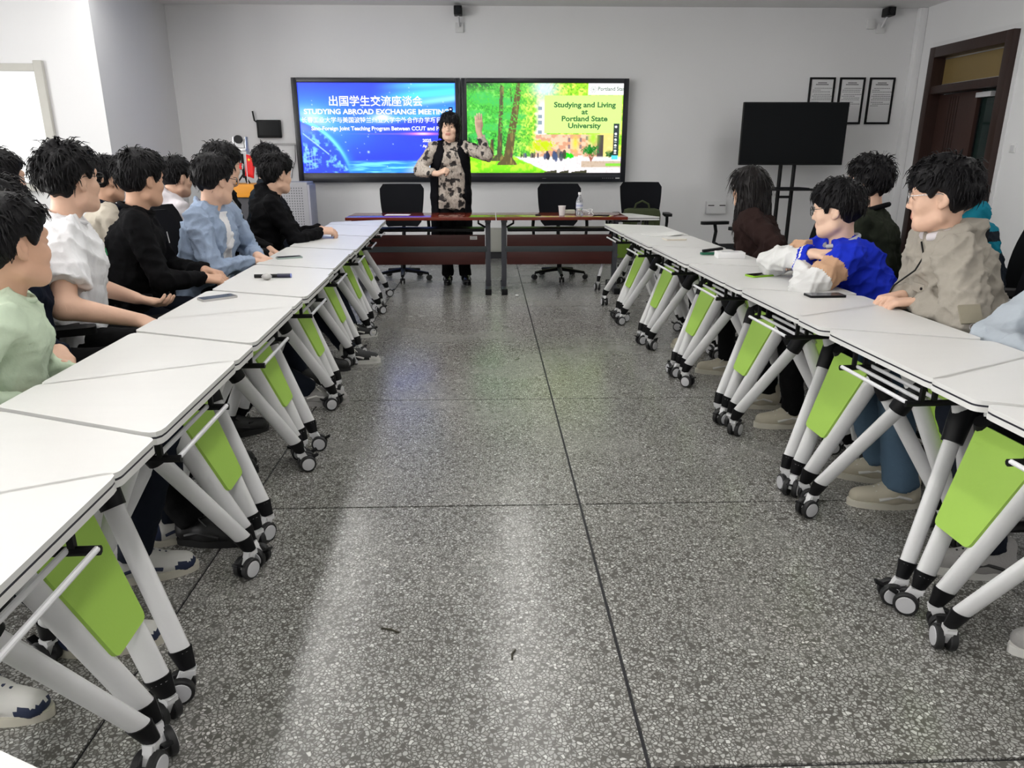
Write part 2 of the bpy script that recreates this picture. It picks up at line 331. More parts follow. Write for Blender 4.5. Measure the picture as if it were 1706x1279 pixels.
def paint_right(W,H):
    u,v=np.meshgrid(np.linspace(0,1,W),np.linspace(0,1,H)); A=1.72; x=u*A; C=lambda *c:s2l(*c)
    n1=fbm(x*24,v*24,5,5); n2=fbm(x*70,v*60,9,4)
    img=np.ones((H,W,3))*np.array(C(150,215,40))
    img=mixc(img,C(215,240,90),sm(.4,.65,n1)); img=mixc(img,C(95,175,30),sm(.52,.7,n2))
    # dark foliage at left
    a=sm(.5,.22,u+.25*(n1-.5)); img=mixc(img,C(70,190,60),a); img=mixc(img,C(25,120,40),a*sm(.45,.6,n2)); img=mixc(img,C(120,215,90),a*sm(.58,.72,n1))
    img=mixc(img,C(30,55,40),sm(.14,.0,v)*sm(.30,.1,u)*.9)
    for (cx,cy,rx,ry) in((.10,.16,.09,.08),(.22,.20,.12,.06),(.28,.36,.12,.05),(.06,.33,.07,.05),(.16,.48,.08,.05),(.08,.58,.08,.05),(.30,.48,.07,.04)):
        d=np.exp(-(((u-cx)/rx)**2+((v-cy)/ry)**2)); img=mixc(img,C(60,185,85),sm(.3,.7,d*(.6+.8*n2))*.85)
    img=mixc(img,C(18,70,40),sm(.62,.75,n2)*sm(.4,.2,u)*sm(.75,.6,v)*.8)
    # bright sky and building in the middle
    img=mixc(img,C(205,235,250),np.exp(-(((u-.50)/.07)**2+((v-.05)/.10)**2))*.9)
    img=mixc(img,C(150,120,70),((np.abs((x-.95)+.6*(v-.05))%.05)<.006)*sm(.13,.03,v)*((u>.5)&(u<.64))*.6)
    b=sm(.43,.47,u+.04*(n1-.5))*sm(.52,.50,u)*sm(.10,.25,v)*sm(.80,.7,v); img=mixc(img,C(248,238,232),b*.95)
    b2=((u>.44)&(u<.96)&(v>.56)&(v<.82)).astype(float); img=mixc(img,C(206,150,118),b2); img=mixc(img,C(232,190,160),b2*sm(.45,.6,n1))
    img=mixc(img,C(225,215,120),((u>.86)&(u<.96)&(v>.55)&(v<.84))*.8)
    for (p,q) in((.455,.27),(.455,.36),(.455,.43),(.455,.535)):
        img=mixc(img,C(130,150,160),((np.abs(u-p-.012)<.013)&(np.abs(v-q)<.02)).astype(float))
    for (p,q) in((.66,.62),(.70,.62),(.735,.62),(.66,.70),(.735,.70),(.775,.6),(.79,.72)): img=mixc(img,C(130,110,115),((np.abs(u-p)<.008)&(np.abs(v-q)<.022)).astype(float))
    img=mixc(img,C(70,60,60),((np.abs(u-.862)<.02)&(v>.57)&(v<.84)).astype(float)); 
    img=mixc(img,C(240,205,60),np.exp(-(((u-.70)/.02)**2+((v-.66)/.08)**2))); img=mixc(img,C(160,220,50),np.exp(-(((u-.815)/.03)**2+((v-.60)/.09)**2)))
    # path, lawn
    pa=sm(.80,.83,v); img=mixc(img,C(232,225,228),pa); img=mixc(img,C(180,170,165),pa*sm(.55,.7,n2)*.5)
    img=mixc(img,C(170,140,95),((u>.74)&(v>.86)&(v<.93))*.7)
    lim=.30+ (v-.81)*1.25; lw=sm(.80,.815,v)*sm(.01,-.01,u-lim-.02*(n1-.5)); img=mixc(img,C(120,215,20),lw); img=mixc(img,C(175,240,50),lw*sm(.45,.6,n1)); img=mixc(img,C(80,170,10),lw*sm(.93,1.,v)*.6)
    img=mixc(img,C(120,205,40),sm(.88,.9,v)*sm(.93,.935,v+.0*u)*0+((u>.90)&(v>.885)&(v<.92))*.9)
    # trees
    def trunk(u0,v0,u1,v1,w0,w1,col,seed):
        nonlocal img
        t=np.clip((v-v0)/(v1-v0),0,1); c=u0+(u1-u0)*t**1.0; w=w0+(w1-w0)*t+ .035*sm(.9,1.0,t)
        m=((np.abs(u-c)<w)&(v>=v0)&(v<=v1)).astype(float); tx=fbm(x*60,v*12,seed,3); img=mixc(img,C(*col),m); img=mixc(img,C(150,135,70),m*sm(.45,.7,tx)*.8*sm(-.03,.02,(u-c)))
    trunk(.225,.0,.205,.86,.012,.016,(70,75,45),31); trunk(.335,.0,.255,.905,.017,.030,(88,78,42),32); trunk(.16,.62,.155,.81,.010,.012,(60,60,40),33)
    tw=np.exp(-((u-(.275+.05*(v-.0)))/.004)**2)*((v>.05)&(v<.2)); img=mixc(img,C(60,55,35),tw)
    lv=sm(.56,.66,n2)*sm(.6,.5,v)*sm(.42,.34,u); img=mixc(img,C(80,200,60),lv*.8)
    # bushes and small tree at right
    for (cx,cy,rx,ry,cc) in((.645,.80,.05,.035,(85,200,40)),(.80,.74,.055,.06,(50,130,60)),(.93,.78,.03,.04,(60,110,50)),(.485,.69,.085,.065,(196,206,60))):
        d=1-(((u-cx)/rx)**2+((v-cy)/ry)**2); img=mixc(img,C(*cc),sm(-.1,.35,d+2.4*(n2-.5))*(.75+.5*sm(.4,.6,n1)))
    for s in(-.012,0,.014): m=((np.abs(u-(.805+s*(1-sm(.80,.87,v))))<.004)&(v>.78)&(v<.87)).astype(float); img=mixc(img,C(150,90,70),m)
    # walkers
    rg=np.random.default_rng(5)
    for k in range(26):
        cu=rg.uniform(.28,.63); hh=rg.uniform(.035,.06)+.05*sm(.4,.62,np.array(cu)); base=.815+.05*sm(.4,.62,np.array(cu))*rg.random()+.01
        col=[(40,45,70),(90,60,60),(60,80,120),(30,30,35),(120,110,100)][k%5]
        m=sm(1.1,.8,((u-cu)/(hh*.13))**2+((v-(base-hh*.5))/(hh*.55))**2); img=mixc(img,C(*col),m*.9)
    img=mixc(img,C(235,240,245),((np.abs(u-.735)<.015)&(np.abs(v-.825)<.03)).astype(float))
    # white band with the logo, pale green title block
    img=mixc(img,C(250,250,250),((u>.775)&(v<.125)).astype(float))
    img=mixc(img,C(196,240,130),((u>.495)&(u<.993)&(v>.13)&(v<.545)).astype(float))
    # dark blocks at bottom edge
    for a,b in((.50,.58),(.60,.66),(.68,.78)): img=mixc(img,C(60,60,40),((u>a)&(u<b)&(v>.985-.02*((u-a)/(b-a)))).astype(float))
    # tool strip
    img=mixc(img,C(38,50,52),((u>.945)&(u<.982)&(v>.44)&(v<.80)).astype(float))
    img=mixc(img,C(80,205,235),((u>.938)&(u<.978)&(v>.795)&(v<.84)).astype(float))
    for q in(.475,.555,.62,.685,.745): img=mixc(img,C(240,245,245),sm(1.2,.8,((u-.962)/.008)**2+((v-q)/.013)**2)); 
    for q in(.582,.648,.712,.772): img=mixc(img,C(220,230,230),((np.abs(u-.962)<.008)&(np.abs(v-q)<.004)).astype(float))
    return img
def screen_mesh(name,w,h,fn,W=270,H=157,st=1.0):
    img=np.clip(fn(W,H),0,1)
    xs=np.linspace(-w/2,w/2,W); zs=np.linspace(h/2,-h/2,H); X,Z=np.meshgrid(xs,zs)
    vs=np.stack([X.ravel(),np.zeros(W*H),Z.ravel()],1); i=np.arange(W*H).reshape(H,W)
    fs=np.stack([i[:-1,:-1].ravel(),i[1:,:-1].ravel(),i[1:,1:].ravel(),i[:-1,1:].ravel()],1)
    me=bpy.data.meshes.new(name); me.from_pydata(vs.tolist(),[],fs.tolist())
    ca=me.color_attributes.new('picture','FLOAT_COLOR','POINT'); ca.data.foreach_set('color',np.concatenate([img.reshape(-1,3),np.ones((W*H,1))],1).astype(np.float32).ravel())
    m=bpy.data.materials.new(name); m.use_nodes=True; nt=m.node_tree; b=nt.nodes['Principled BSDF']; b.inputs['Base Color'].default_value=(.01,.01,.01,1); b.inputs['Roughness'].default_value=.25
    at=nt.nodes.new('ShaderNodeVertexColor'); at.layer_name='picture'; nt.links.new(at.outputs['Color'],b.inputs['Emission Color']); b.inputs['Emission Strength'].default_value=st
    me.materials.append(m); return me
SCR=1.25
def display(name,label,x0,x1,fn):
    z0,z1=.99,2.235; w=x1-x0-.012; h=z1-z0; cx=(x0+x1)/2
    t=thing(name,label,'display',(cx,YB-.06,(z0+z1)/2))
    sw,sh=w-.13,h-.17; oz=.028
    MB().box((0,.01,0),(w-.02,.09,h-.02),ch=.006).build('housing',M_bez,t)
    fr=MB()
    for s in(-1,1): fr.box((s*(w-.065)/2,-.045,0),(.065,.03,h),ch=.005)
    fr.box((0,-.045,h/2-.026),(w-.132,.03,.052),ch=.005).box((0,-.045,-h/2+.06),(w-.132,.03,.115),ch=.005)
    fr.build('bezel',M_bez,t)
    MB().box((0,-.061,-h/2+.078),(w-.14,.004,.004)).build('bezel_line',mat('bezel_line',(.08,.09,.11),.3),t)
    s=link(screen_mesh('screen',sw,sh,fn,st=SCR),'screen',t,(0,-.0385,oz))
    return t,s,sw,sh,w,h
def put(scr,sw,sh,txt,u,v,size,m,align='CENTER',bold=0.,xs=1.0,name='lettering'):
    me=text_mesh(txt,size,m,align,bold,.0004); o=link(me,name,scr,((u-.5)*sw,-.0012,(.5-v)*sh)); o.rotation_euler=(R(90),0,0); o.scale=(xs,1,1); return o
M_tw=emat('screen_white_text',(1,1,1),1.0)
M_tg=emat('screen_green_text',s2l(66,112,70),1.0)
M_tgr=emat('screen_grey_text',s2l(120,140,125),1.0)
t,s,sw,sh,w,h=display('wall_display','large wall display with blue starry slide titled in white',-2.41,-.32,paint_left)
put(s,sw,sh,'出国学生交流座谈会',.49,.205,.128,M_tw,bold=.0022,xs=1.02)
put(s,sw,sh,'STUDYING ABROAD EXCHANGE MEETING',.495,.315,.083,M_tw,bold=.0028,xs=1.13)
put(s,sw,sh,'长春工业大学与美国波特兰州立大学中外合作办学项目',.46,.408,.073,M_tw,bold=.0010,xs=1.0)
put(s,sw,sh,'Sino-Foreign Joint Teaching Program Between CCUT and PSU',.50,.498,.066,M_tw,bold=.0020,xs=1.0)
put(s,sw,sh,'2025',.782,.632,.050,M_tw,'LEFT',bold=.0018,xs=1.1); put(s,sw,sh,'Ap',.782,.692,.044,M_tw,'LEFT',bold=.0016)
MB().box((0,0,0),(.05,.0008,.17)).build('side_tool_strip',emat('strip_dark',s2l(20,25,90),1.0),s,((.968-.5)*sw,-.0008,(.5-.34)*sh))
f=MB()
for q in(.285,.315,.375,.405): f.box(((.968-.5)*sw,-.0014,(.5-q)*sh),(.024,.0008,.018 if q in(.285,.375) else .007))
f.build('tool_icon',M_tw,s)
t,s,sw,sh,w,h=display('wall_display','large wall display with green campus slide and tree-lined lawn',-.32,1.785,paint_right)
for k,(tx,q) in enumerate((('Studying and Living',.235),('at',.312),('Portland State',.388),('University',.465))): put(s,sw,sh,tx,.755,q,.086,M_tg,bold=.0026,xs=1.18)
put(s,sw,sh,'Portland State',.835,.060,.064,M_tgr,'LEFT',bold=.0016,xs=1.0)
f=MB(); c=((.808-.5)*sw,(.5-.065)*sh)
for k in range(8):
    a=k*math.pi/4; ce=(c[0]+.020*math.cos(a),c[1]+.020*math.sin(a))
    f.tube([(ce[0]+.019*math.cos(q),-.0012,ce[1]+.019*math.sin(q)) for q in np.linspace(0,2*math.pi,15)[:-1]],.0014,4,closed=True)
f.build('emblem_knot',M_tgr,s)
f=MB().box(((.915-.5)*sw,-.0012,(.5-.098)*sh),(.17,.0008,.003)); f.build('logo_underline',M_tgr,s)
f=MB()
for k in range(6): f.box((w/2-.29+.026*k,-.0625,-h/2+.05),(.010,.002,.006))
f.box((w/2-.10,-.0625,-h/2+.05),(.055,.002,.016)); f.build('port_marks',mat('port_marks_grey',(.5,.5,.5),.4),t)
f=MB().box((0,-.0625,-h/2+.048),(.05,.002,.008)); f.build('brand_mark',mat('mark_dim',(.12,.12,.13),.4),t)
# ------------------------------------------------------------------ television on a rolling stand
M_scr=mat('dark_glossy_screen',(.003,.004,.005),.16,spec=.14)
YT=9.30
k=YT/9.894
tv=thing('television','black flat television switched off on a two-post stand','television',(3.966*k,YT,1.35+(1.585-1.35)*k),0)
tw,th=1.366*k,.772*k
MB().box((0,.01,0),(tw,.05,th),ch=.008).build('casing',M_black,tv)
MB().box((0,-.0165,.004),(tw-.02,.004,th-.03)).build('screen',M_scr,tv)
MB().box((-tw/2+.2,-.005,-th/2-.008),(.03,.02,.02)).build('receiver_nub',M_black,tv)
st=thing('television_stand','black two-post television stand with laptop shelf by wall','stand',(3.966*k,YT+.08,0))
for sx in(-.085,.085): MB().cyl((sx,0,.1),(sx,0,1.5),.024,n=14).build('post',M_black,st)
zs=1.35+(.885-1.35)*k
tr=MB().prism(roundpoly([(-.28,-.34),(.28,-.34),(.22,.02),(-.22,.02)],.05),zs,zs+.022).build('shelf',M_black,st)
MB().prism(roundpoly([(-.20,-.30),(.20,-.30),(.16,-.02),(-.16,-.02)],.04),zs+.0225,zs+.032).build('shelf_lip',M_mesh,tr)
MB().box((0,0,zs-.09),(.17,.03,.03)).build('crossbar',M_black,st)
MB().box((0,-.035,1.5),(.5,.02,.3)).build('mount_plate',M_black,st)
f=MB()
for sx in(-1,1): f.box((sx*.30,-.05,.075),(.05,.62,.05),ch=.008)
f.box((0,0,.1),(.62,.06,.05),ch=.008); f.build('base_frame',M_black,st)
for sx in(-1,1):
    for sy in(-.33,.23): MB().cyl((sx*.30-.014,sy,.026),(sx*.30+.014,sy,.026),.026,n=14).build('caster',M_tyre,st)
# ------------------------------------------------------------------ framed notices
M_pap=mat('notice_paper',(.72,.72,.73),.5); M_ink=mat('notice_ink',(.10,.10,.11),.6)
names=['framed wall notice nearest the wall displays, partly behind the television','middle framed wall notice in black frame, lower corner behind television','framed wall notice nearest the dark door, wholly clear of television']
for i,xc in enumerate((4.315,4.755,5.045+.0)):
    pass
fx=[(4.104,4.435),(4.50,4.83),(4.87,5.20)]
for i,(a,b) in enumerate(fx):
    a,b=[(4.10,4.43),(4.487,4.815),(4.872,5.20)][i]
    t=thing('framed_notice',names[i],'frame',((a+b)/2,YB-.012,1.985),0,'black framed notices in a row on the back wall')
    fw,fh=b-a,.56
    for s_ in(-1,1): MB().box((s_*(fw/2-.0125),0,0),(.025,.022,fh),ch=.003).build('frame_side',M_black,t)
    for s_ in(-1,1): MB().box((0,0,s_*(fh/2-.0125)),(fw-.051,.022,.025),ch=.003).build('frame_rail',M_black,t)
    MB().box((0,.003,0),(fw-.05,.008,fh-.05)).build('paper',M_pap,t)
    f=MB(); rg=random.Random(i)
    for q,wd in((.215,.11),(.195,.16)):
        x=-wd/2
        while x<wd/2-.01: f.box((x+.006,-.0015,q),(.0125,.001,.013)); x+=.0165
    z=.15
    for ln in range(10 if i else 11):
        x=-.115+(.02 if ln in(0,3,5,8) else 0); xe=rg.choice((.115,.115,.115,.04,-.02)) if ln in(1,4,7,9) else .115
        while x<xe: l=rg.uniform(.012,.03); f.box((x+l/2,-.0015,z),(l,.001,.006)); x+=l+.004
        z-=.021 if ln not in(2,6) else .030
    f.build('printed_lines',M_ink,t)['kind']='stuff'
# ------------------------------------------------------------------ security cameras, sensor
def sec_cam(x,y,z,lab,off):
    t=thing('security_camera',lab,'camera',(x,y,z))
    MB().box((0,-.10,.0),(.10,.16,.10),ch=.012).build('camera_body',M_black,t)
    b=MB().cyl((0,-.181,0),(0,-.19,0),.034,n=18).build('lens',mat('lens_glass',(.01,.01,.012),.08),t)
    MB().cyl((0,-.08,-.05),(off,-.03,-.16),.014,n=10).build('bracket_arm',M_hub,t)
    MB().box((off,-.012,-.17),(.10,.022,.11),ch=.004).build('junction_box',mat('junction_white',(.66,.66,.66),.5),t)
sec_cam(-.335,YB,2.985,'small dark security camera above the two wall displays',.01)
sec_cam(4.95,YB,3.0,'small dark security camera high in right rear corner',-.03)
tag(MB().box((0,-.02,0),(.10,.04,.12),ch=.012).build('wall_sensor',mat('sensor_white',(.70,.70,.70),.5),None,(4.78,YB-.002,2.88)),'small pale sensor box on wall left of right security camera','sensor')
# ------------------------------------------------------------------ wall controller, conduit, outlet
t=thing('wall_controller','black wall touch panel with stub antenna beside blue display','panel',(-2.745,YB-.03,1.64))
MB().box((0,0,0),(.30,.05,.215),ch=.012).build('casing',M_black,t)
MB().box((.005,-.026,.005),(.25,.004,.165)).build('screen',M_scr,t)
MB().tube([(-.145,0,.08),(-.172,-.01,.10),(-.185,-.01,.21)],.010,8).build('antenna',M_black,t)
t=thing('cable_conduit','thin white conduit and dangling cable left of blue display','conduit',(-2.62,YB-.01,1.46))
MB().box((0,0,0),(.46,.018,.022)).build('conduit',mat('conduit_grey',(.5,.5,.5),.5),t)
MB().tube([(.18,-.012,-.01),(.17,-.015,-.2),(.12,-.012,-.32),(.10,-.01,-.42)],.004,6).build('cable',M_black,t)
t=thing('floor_socket_box','grey metal socket box low on wall behind the desks','box',(.115,YB-.035,.25))
MB().box((0,0,0),(.17,.07,.31),ch=.005).build('box_body',mat('socket_box_grey',(.36,.36,.33),.5),t); MB().box((.0,-.037,0),(.14,.006,.27),ch=.002).build('box_lid',mat('socket_lid',(.40,.40,.36),.45),t)
# ------------------------------------------------------------------ left rear corner items
M_cab=mat('cabinet_white_metal',(.36,.36,.385),.5); M_hole=mat('perforation_dark',(.12,.12,.13),.6)
t=thing('perforated_cabinet','grey-white perforated metal cabinet below the blue display','cabinet',(-2.33,9.28,.0))
MB().box((0,0,.66),(.36,.34,.72),ch=.01).build('cabinet_body',M_cab,t)
MB().box((.19,0,.68),(.03,.33,.62),ch=.008).build('side_door',mat('cabinet_door',(.34,.34,.40),.4),t)
f=MB()
for a in range(9):
    for b in range(20): f.box((-.13+.03*a,-.1705,.38+.03*b),(.013,.002,.013))
f.build('perforated_front',M_hole,t)['kind']='stuff'
f=MB()
for sx in(-.15,.15):
    for sy in(-.13,.13): f.box((sx,sy,.15),(.04,.04,.30))
f.build('cabinet_feet',M_black,t)
MB().tube([(.10,-.18,.31),(.14,-.22,.30),(.20,-.22,.28),(.21,-.21,.2)],.008,6).build('handle',M_black,t)
t=thing('podium','orange wooden podium with dark body in the left rear','podium',(-2.985,9.15,0))
MB().box((0,0,.50),(.44,.40,.70),ch=.01).build('podium_body',mat('podium_dark',(.05,.05,.06),.5),t)
MB().box((0,-.02,.93),(.54,.46,.15),ch=.012).build('podium_top',mat('podium_orange',s2l(226,150,40),.45,var=.1,vscale=5,stretch=(1,8,8)),t)
MB().box((0,0,.075),(.5,.44,.15),ch=.01).build('podium_plinth',M_black,t)
t=thing('tripod_camera','white video conference camera on short black tripod atop the podium','camera',(-2.865,9.06,.0))
MB().cyl((0,0,1.07),(0,0,1.34),.016,n=10).build('pole',M_black,t)
for a in(90,210,330): MB().cyl((0,0,1.12),(.085*math.cos(R(a)),.085*math.sin(R(a)),1.012),.009,n=8).build('leg',M_black,t)
MB().box((0,0,1.355),(.16,.13,.03),ch=.006).build('mount_plate',M_hub,t)
b=MB().box((0,0,1.385),(.15,.14,.03),ch=.006)
for sx in(-1,1): b.box((sx*.068,0,1.46),(.016,.09,.14),ch=.004)
b.build('yoke',M_steel,t)
MB().box((0,0,1.455),(.11,.11,.10),ch=.012).build('camera_head',mat('camera_white',(.75,.75,.76),.4),t)
MB().cyl((0,-.05,1.50),(0,-.09,1.50),.046,n=20).build('lens',M_black,t)
t=thing('small_flag','small red flag with yellow stars standing on the podium','flag',(-2.775,8.98,1.006))
MB().cyl((-.03,0,0),(-.02,0,.36),.005,n=8).build('stick',M_wire,t)
pts=[]; nx,nz=7,7
for j in range(nz):
    for i in range(nx):
        q=i/(nx-1); pts.append((-.018+.105*q-.035*(1-j/(nz-1)),.02*math.sin(q*5+j*.4)*q,.33-.24*(1-j/(nz-1))-.03*q))
fs=[(j*nx+i,j*nx+i+1,(j+1)*nx+i+1,(j+1)*nx+i) for j in range(nz-1) for i in range(nx-1)]
fl_=MB().add(pts,fs).build('cloth',mat('flag_red',s2l(226,28,30),.6),t); md=fl_.modifiers.new('s','SOLIDIFY'); md.thickness=.002
def star(cx,cz,r): return [(cx+(r if i%2==0 else r*.4)*math.sin(i*math.pi/5),cz+(r if i%2==0 else r*.4)*math.cos(i*math.pi/5)) for i in range(10)]
f=MB()
for cx,cz,r in((.012,.27,.022),(.045,.285,.008),(.055,.265,.008),(.052,.243,.008),(.040,.228,.008)):
    p=star(cx,cz,r); f.add([(a,-.010,c) for a,c in p]+[(cx,-.010,cz)],[(i,(i+1)%10,10) for i in range(10)])
f.build('star',mat('flag_yellow',s2l(245,215,40),.5),t)
t=thing('wall_socket_plate','white double socket box on wall behind long-haired student','socket',(3.02,YB-.03,.66))
MB().box((0,0,0),(.26,.06,.16),ch=.008).build('socket_body',mat('socket_white',(.72,.72,.73),.5),t)
f=MB()
for x in(-.07,.08): f.box((x,-.031,.03),(.08,.002,.012))
f.build('slot',M_black,t)
# ------------------------------------------------------------------ trapezoid flip-top tables
# local frame: x=0 short side edge (panel side), x=DEP long side; y along the row
DEP=.48; HS=.094; HL=.3185; TZ=.74
def lerp3(a,b,t): return tuple(a[i]+(b[i]-a[i])*t for i in range(3))
def caster_meshes():
    f=MB().box((0,0,.080),(.030,.034,.014)); f.cyl((0,0,.084),(0,0,.105),.010,n=10)
    f.add(*[[(x,y,z) for x in(-.011,.011) for (y,z) in((-.020,.088),(.018,.088),(.044,.036),(.016,.022))],[(0,1,2,3),(7,6,5,4),(0,4,5,1),(1,5,6,2),(2,6,7,3),(3,7,4,0)]])
    fork=f.mesh('caster_fork',mat('fork_white',(.72,.72,.73),.4))
    ws=[]
    for s in(-1,1):
        ty=MB(); n=24; prof=[(0,.008),(.034,.008),(.036,.011),(.036,.025),(.033,.028),(.0275,.028),(.0265,.0305),(0,.0315)]; vs=[]; fs=[]; mi=[]; m=len(prof)
        for i in range(n):
            a=2*math.pi*i/n; vs+=[(s*z,.024+r*math.cos(a),.036+r*math.sin(a)) for r,z in prof]
        for i in range(n):
            for k in range(m-1):
                q=(i*m+k,((i+1)%n)*m+k,((i+1)%n)*m+k+1,i*m+k+1); ty.add([],[]); fs.append(q if s>0 else q[::-1]); mi.append(1 if k>=5 else 0)
        ty.v=vs; ty.f=fs; ty.m=mi; ws.append(ty.mesh('wheel',[M_tyre,M_hub],30))
    br=MB().box((0,.062,.062),(.024,.030,.008),rot=Matrix.Rotation(R(25),3,'X'),ch=.002)
    return fork,ws[0],ws[1],br.mesh('brake_tab',M_black)
CF,CW,CW2,CB=caster_meshes()
def oval_leg(p0,p1,w,t,side,n=16):
    return MB().cyl(p0,p1,w,w*.94,n=n,sq=t/w,side=side)
Vfoot={s:(.055,s*.043,.120) for s in(-1,1)}; Vtop={s:(.285,s*.150,.705) for s in(-1,1)}
Bfoot={s:(.445,s*.290,.125) for s in(-1,1)}
def vleg_at(s,z): t=(z-.120)/(.705-.120); return lerp3(Vfoot[s],Vtop[s],t)
TM={}
def table_meshes():
    poly=roundpoly([(0,-HS),(DEP,-HL),(DEP,HL),(0,HS)],.03,4)
    m=MB().prism(poly,.728,TZ); m.prism(poly,.708,.7225); TM['tabletop']=m.mesh('tabletop',M_white,30)
    ins=roundpoly([(.0008,-HS+.001),(DEP-.0008,-HL+.001),(DEP-.0008,HL-.001),(.0008,HS-.001)],.03,4)
    TM['edge_strip']=MB().prism(ins,.7222,.7284).mesh('edge_strip',M_edge,30)
    for s in(-1,1):
        TM['vleg',s]=oval_leg(Vtop[s],lerp3(Vfoot[s],Vtop[s],.01),.034,.020,(0,1,0)).mesh('leg',M_leg)
        TM['vcap',s]=MB().cyl(lerp3(Vfoot[s],Vtop[s],.035),(Vfoot[s][0]-.012,Vfoot[s][1],.088),.037,.022,n=14,sq=.62,side=(0,1,0)).mesh('leg_cap',M_black)
        j=vleg_at(s,.545); e=(j[0]+.035,j[1]+s*.020,.50)
        TM['bleg',s]=oval_leg(e,lerp3(Bfoot[s],e,.01),.029,.018,(0,1,0)).mesh('leg',M_leg)
        TM['bcap',s]=MB().cyl(lerp3(Bfoot[s],e,.04),(Bfoot[s][0]+.010,Bfoot[s][1]+s*.004,.088),.032,.021,n=14,sq=.65,side=(0,1,0)).mesh('leg_cap',M_black)
        k=MB().tube([(j[0]-.02,j[1]-s*.004,.60),(j[0]+.005,j[1],.565),(j[0]+.022,j[1]+s*.012,.535),lerp3(e,Bfoot[s],.06)],.03,12,rad=[.028,.038,.036,.032]); TM['elbow',s]=k.mesh('elbow_joint',M_black)
    # green modesty panel lying on the two converging legs, its own edges and thickness
    a=[vleg_at(s,z) for s,z in((-1,.275),(1,.275),(1,.575),(-1,.575))]
    wb,wt=.076,.126; A=Vector(vleg_at(1,.275)); B=Vector(vleg_at(1,.575)); d=(Vector((B.x,0,B.z))-Vector((A.x,0,A.z))); L=d.length; d.normalize()
    nrm=Vector((-d.z,0,d.x)); org=Vector((A.x,0,A.z))+nrm*.022
    Tm=Matrix(((0,d.x,nrm.x,org.x),(1,0,0,0),(0,d.z,nrm.z,org.z),(0,0,0,1)))
    TM['panel']=MB().prism(roundpoly([(-wb,0),(wb,0),(wt,L),(-wt,L)],.022,4),0,.019,T=Tm).mesh('modesty_panel',M_green,30)
    for s in(-1,1):
        for q in(.12,.85):
            w=wb+(wt-wb)*q-.035; p=Tm@Vector((s*w,L*q,-.001)); TM['bolt',s,q]=MB().cyl(p,p-nrm*.008,.011,n=10).mesh('panel_bolt',M_steel)
    # cross beam
    TM['beam']=MB().box((.285,0,.69),(.05,.36,.03),ch=.004).box((.285,-.15,.70),(.09,.05,.014)).box((.285,.15,.70),(.09,.05,.014)).mesh('flip_beam',M_black)
    # wire rack at the long side
    for s in(-1,1):
        b=MB().tube([(.475,s*.195,.628),(.40,s*.195,.628),(.33,s*.195,.628),(.262,s*.195,.628)],.010,8)
        for x in(.285,.385,.425): b.box((x,s*.195,.667),(.013,.012,.085))
        TM['bracket',s]=b.mesh('rack_bracket',M_black)
    TM['wire']=MB().cyl((0,-.193,.632),(0,.193,.632),.0065,n=10).mesh('rack_wire',M_wire)
    TM['sup']=MB().cyl((0,0,0),(0,0,.083),.007,n=8).mesh('top_support',M_black)
table_meshes()
ORD=['first','second','third','fourth','fifth','sixth','seventh','eighth','ninth','tenth','eleventh','twelfth','thirteenth','fourteenth','fifteenth','sixteenth','seventeenth','eighteenth']
def table(loc,rz,label,rg,group=None):
    t=thing('flip_top_table',label,'table',loc,rz,group)
    tp=link(TM['tabletop'],'tabletop',t); link(TM['edge_strip'],'edge_strip',tp)
    for s in(-1,1):
        for kind,cap,foot in(('vleg','vcap',(Vfoot[s][0]-.012,Vfoot[s][1],0)),('bleg','bcap',(Bfoot[s][0]+.010,Bfoot[s][1]+s*.004,0))):
            l=link(TM[kind,s],'leg',t); link(TM[cap,s],'leg_cap',l)
            a=rg.uniform(0,6.28)
            if kind=='vleg': a=(math.pi*.5 if s<0 else -math.pi*.5)*-1+rg.uniform(-.9,.9)
            for me,n in((CF,'caster_fork'),(CW,'wheel'),(CW2,'wheel'),(CB,'brake_tab')): link(me,n,l,foot,a)
            if kind=='bleg': link(TM['elbow',s],'elbow_joint',l)
    p=link(TM['panel'],'modesty_panel',t); [link(TM['bolt',s,q],'panel_bolt',p) for s in(-1,1) for q in(.12,.85)]
    link(TM['beam'],'flip_beam',t)
    for s in(-1,1): link(TM['bracket',s],'rack_bracket',t)
    for x in(.470,.415,.36,.305,.265): link(TM['wire'],'rack_wire',t,(x,0,0))
    return t
PIT=.8335
def row(side,y0,n2,n1,xf,ang):
    # side -1 left, +1 right ; y0 = first long-side-in table centre ; alternating
    rg=random.Random(5+side); items=[]
    for k in range(n2): items.append((y0+PIT*k,2))
    for k in range(n1): items.append((y0+PIT*(k+.5),1))
    items.sort(key=lambda q:-q[0]); w='left' if side<0 else 'right'
    for k,(y,ty) in enumerate(items):
        xi=xf(y); jx=rg.uniform(-.007,.007); jz=R(rg.uniform(-.25,.25))
        d='with its green panel facing the aisle' if ty==1 else 'with its wire rack facing the aisle'
        lab='white flip-top table %s, %s from the brown desks in %s row'%(d,ORD[k],w)
        lab='%s white table from brown desks in %s row, %s'%(ORD[k],w,'green panel toward aisle' if ty==1 else 'wire rack toward aisle')
        if ty==1: table((xi+jx,y,0),ang+jz+(0 if side>0 else math.pi),lab,rg,'white trapezoid flip-top tables')
        else: table((xi+side*DEP+jx,y,0),ang+jz+(math.pi if side>0 else 0),lab,rg,'white trapezoid flip-top tables')
row(-1,1.045,8,7,lambda y:-.685-.040*y,R(2.3))
row(1,1.435,7,6,lambda y:1.335-.043*y,R(2.4))
rg=random.Random(3)
table((-.445,.515,0),math.pi,'nearest white table at bottom left, shifted into the aisle',rg,'white trapezoid flip-top tables')
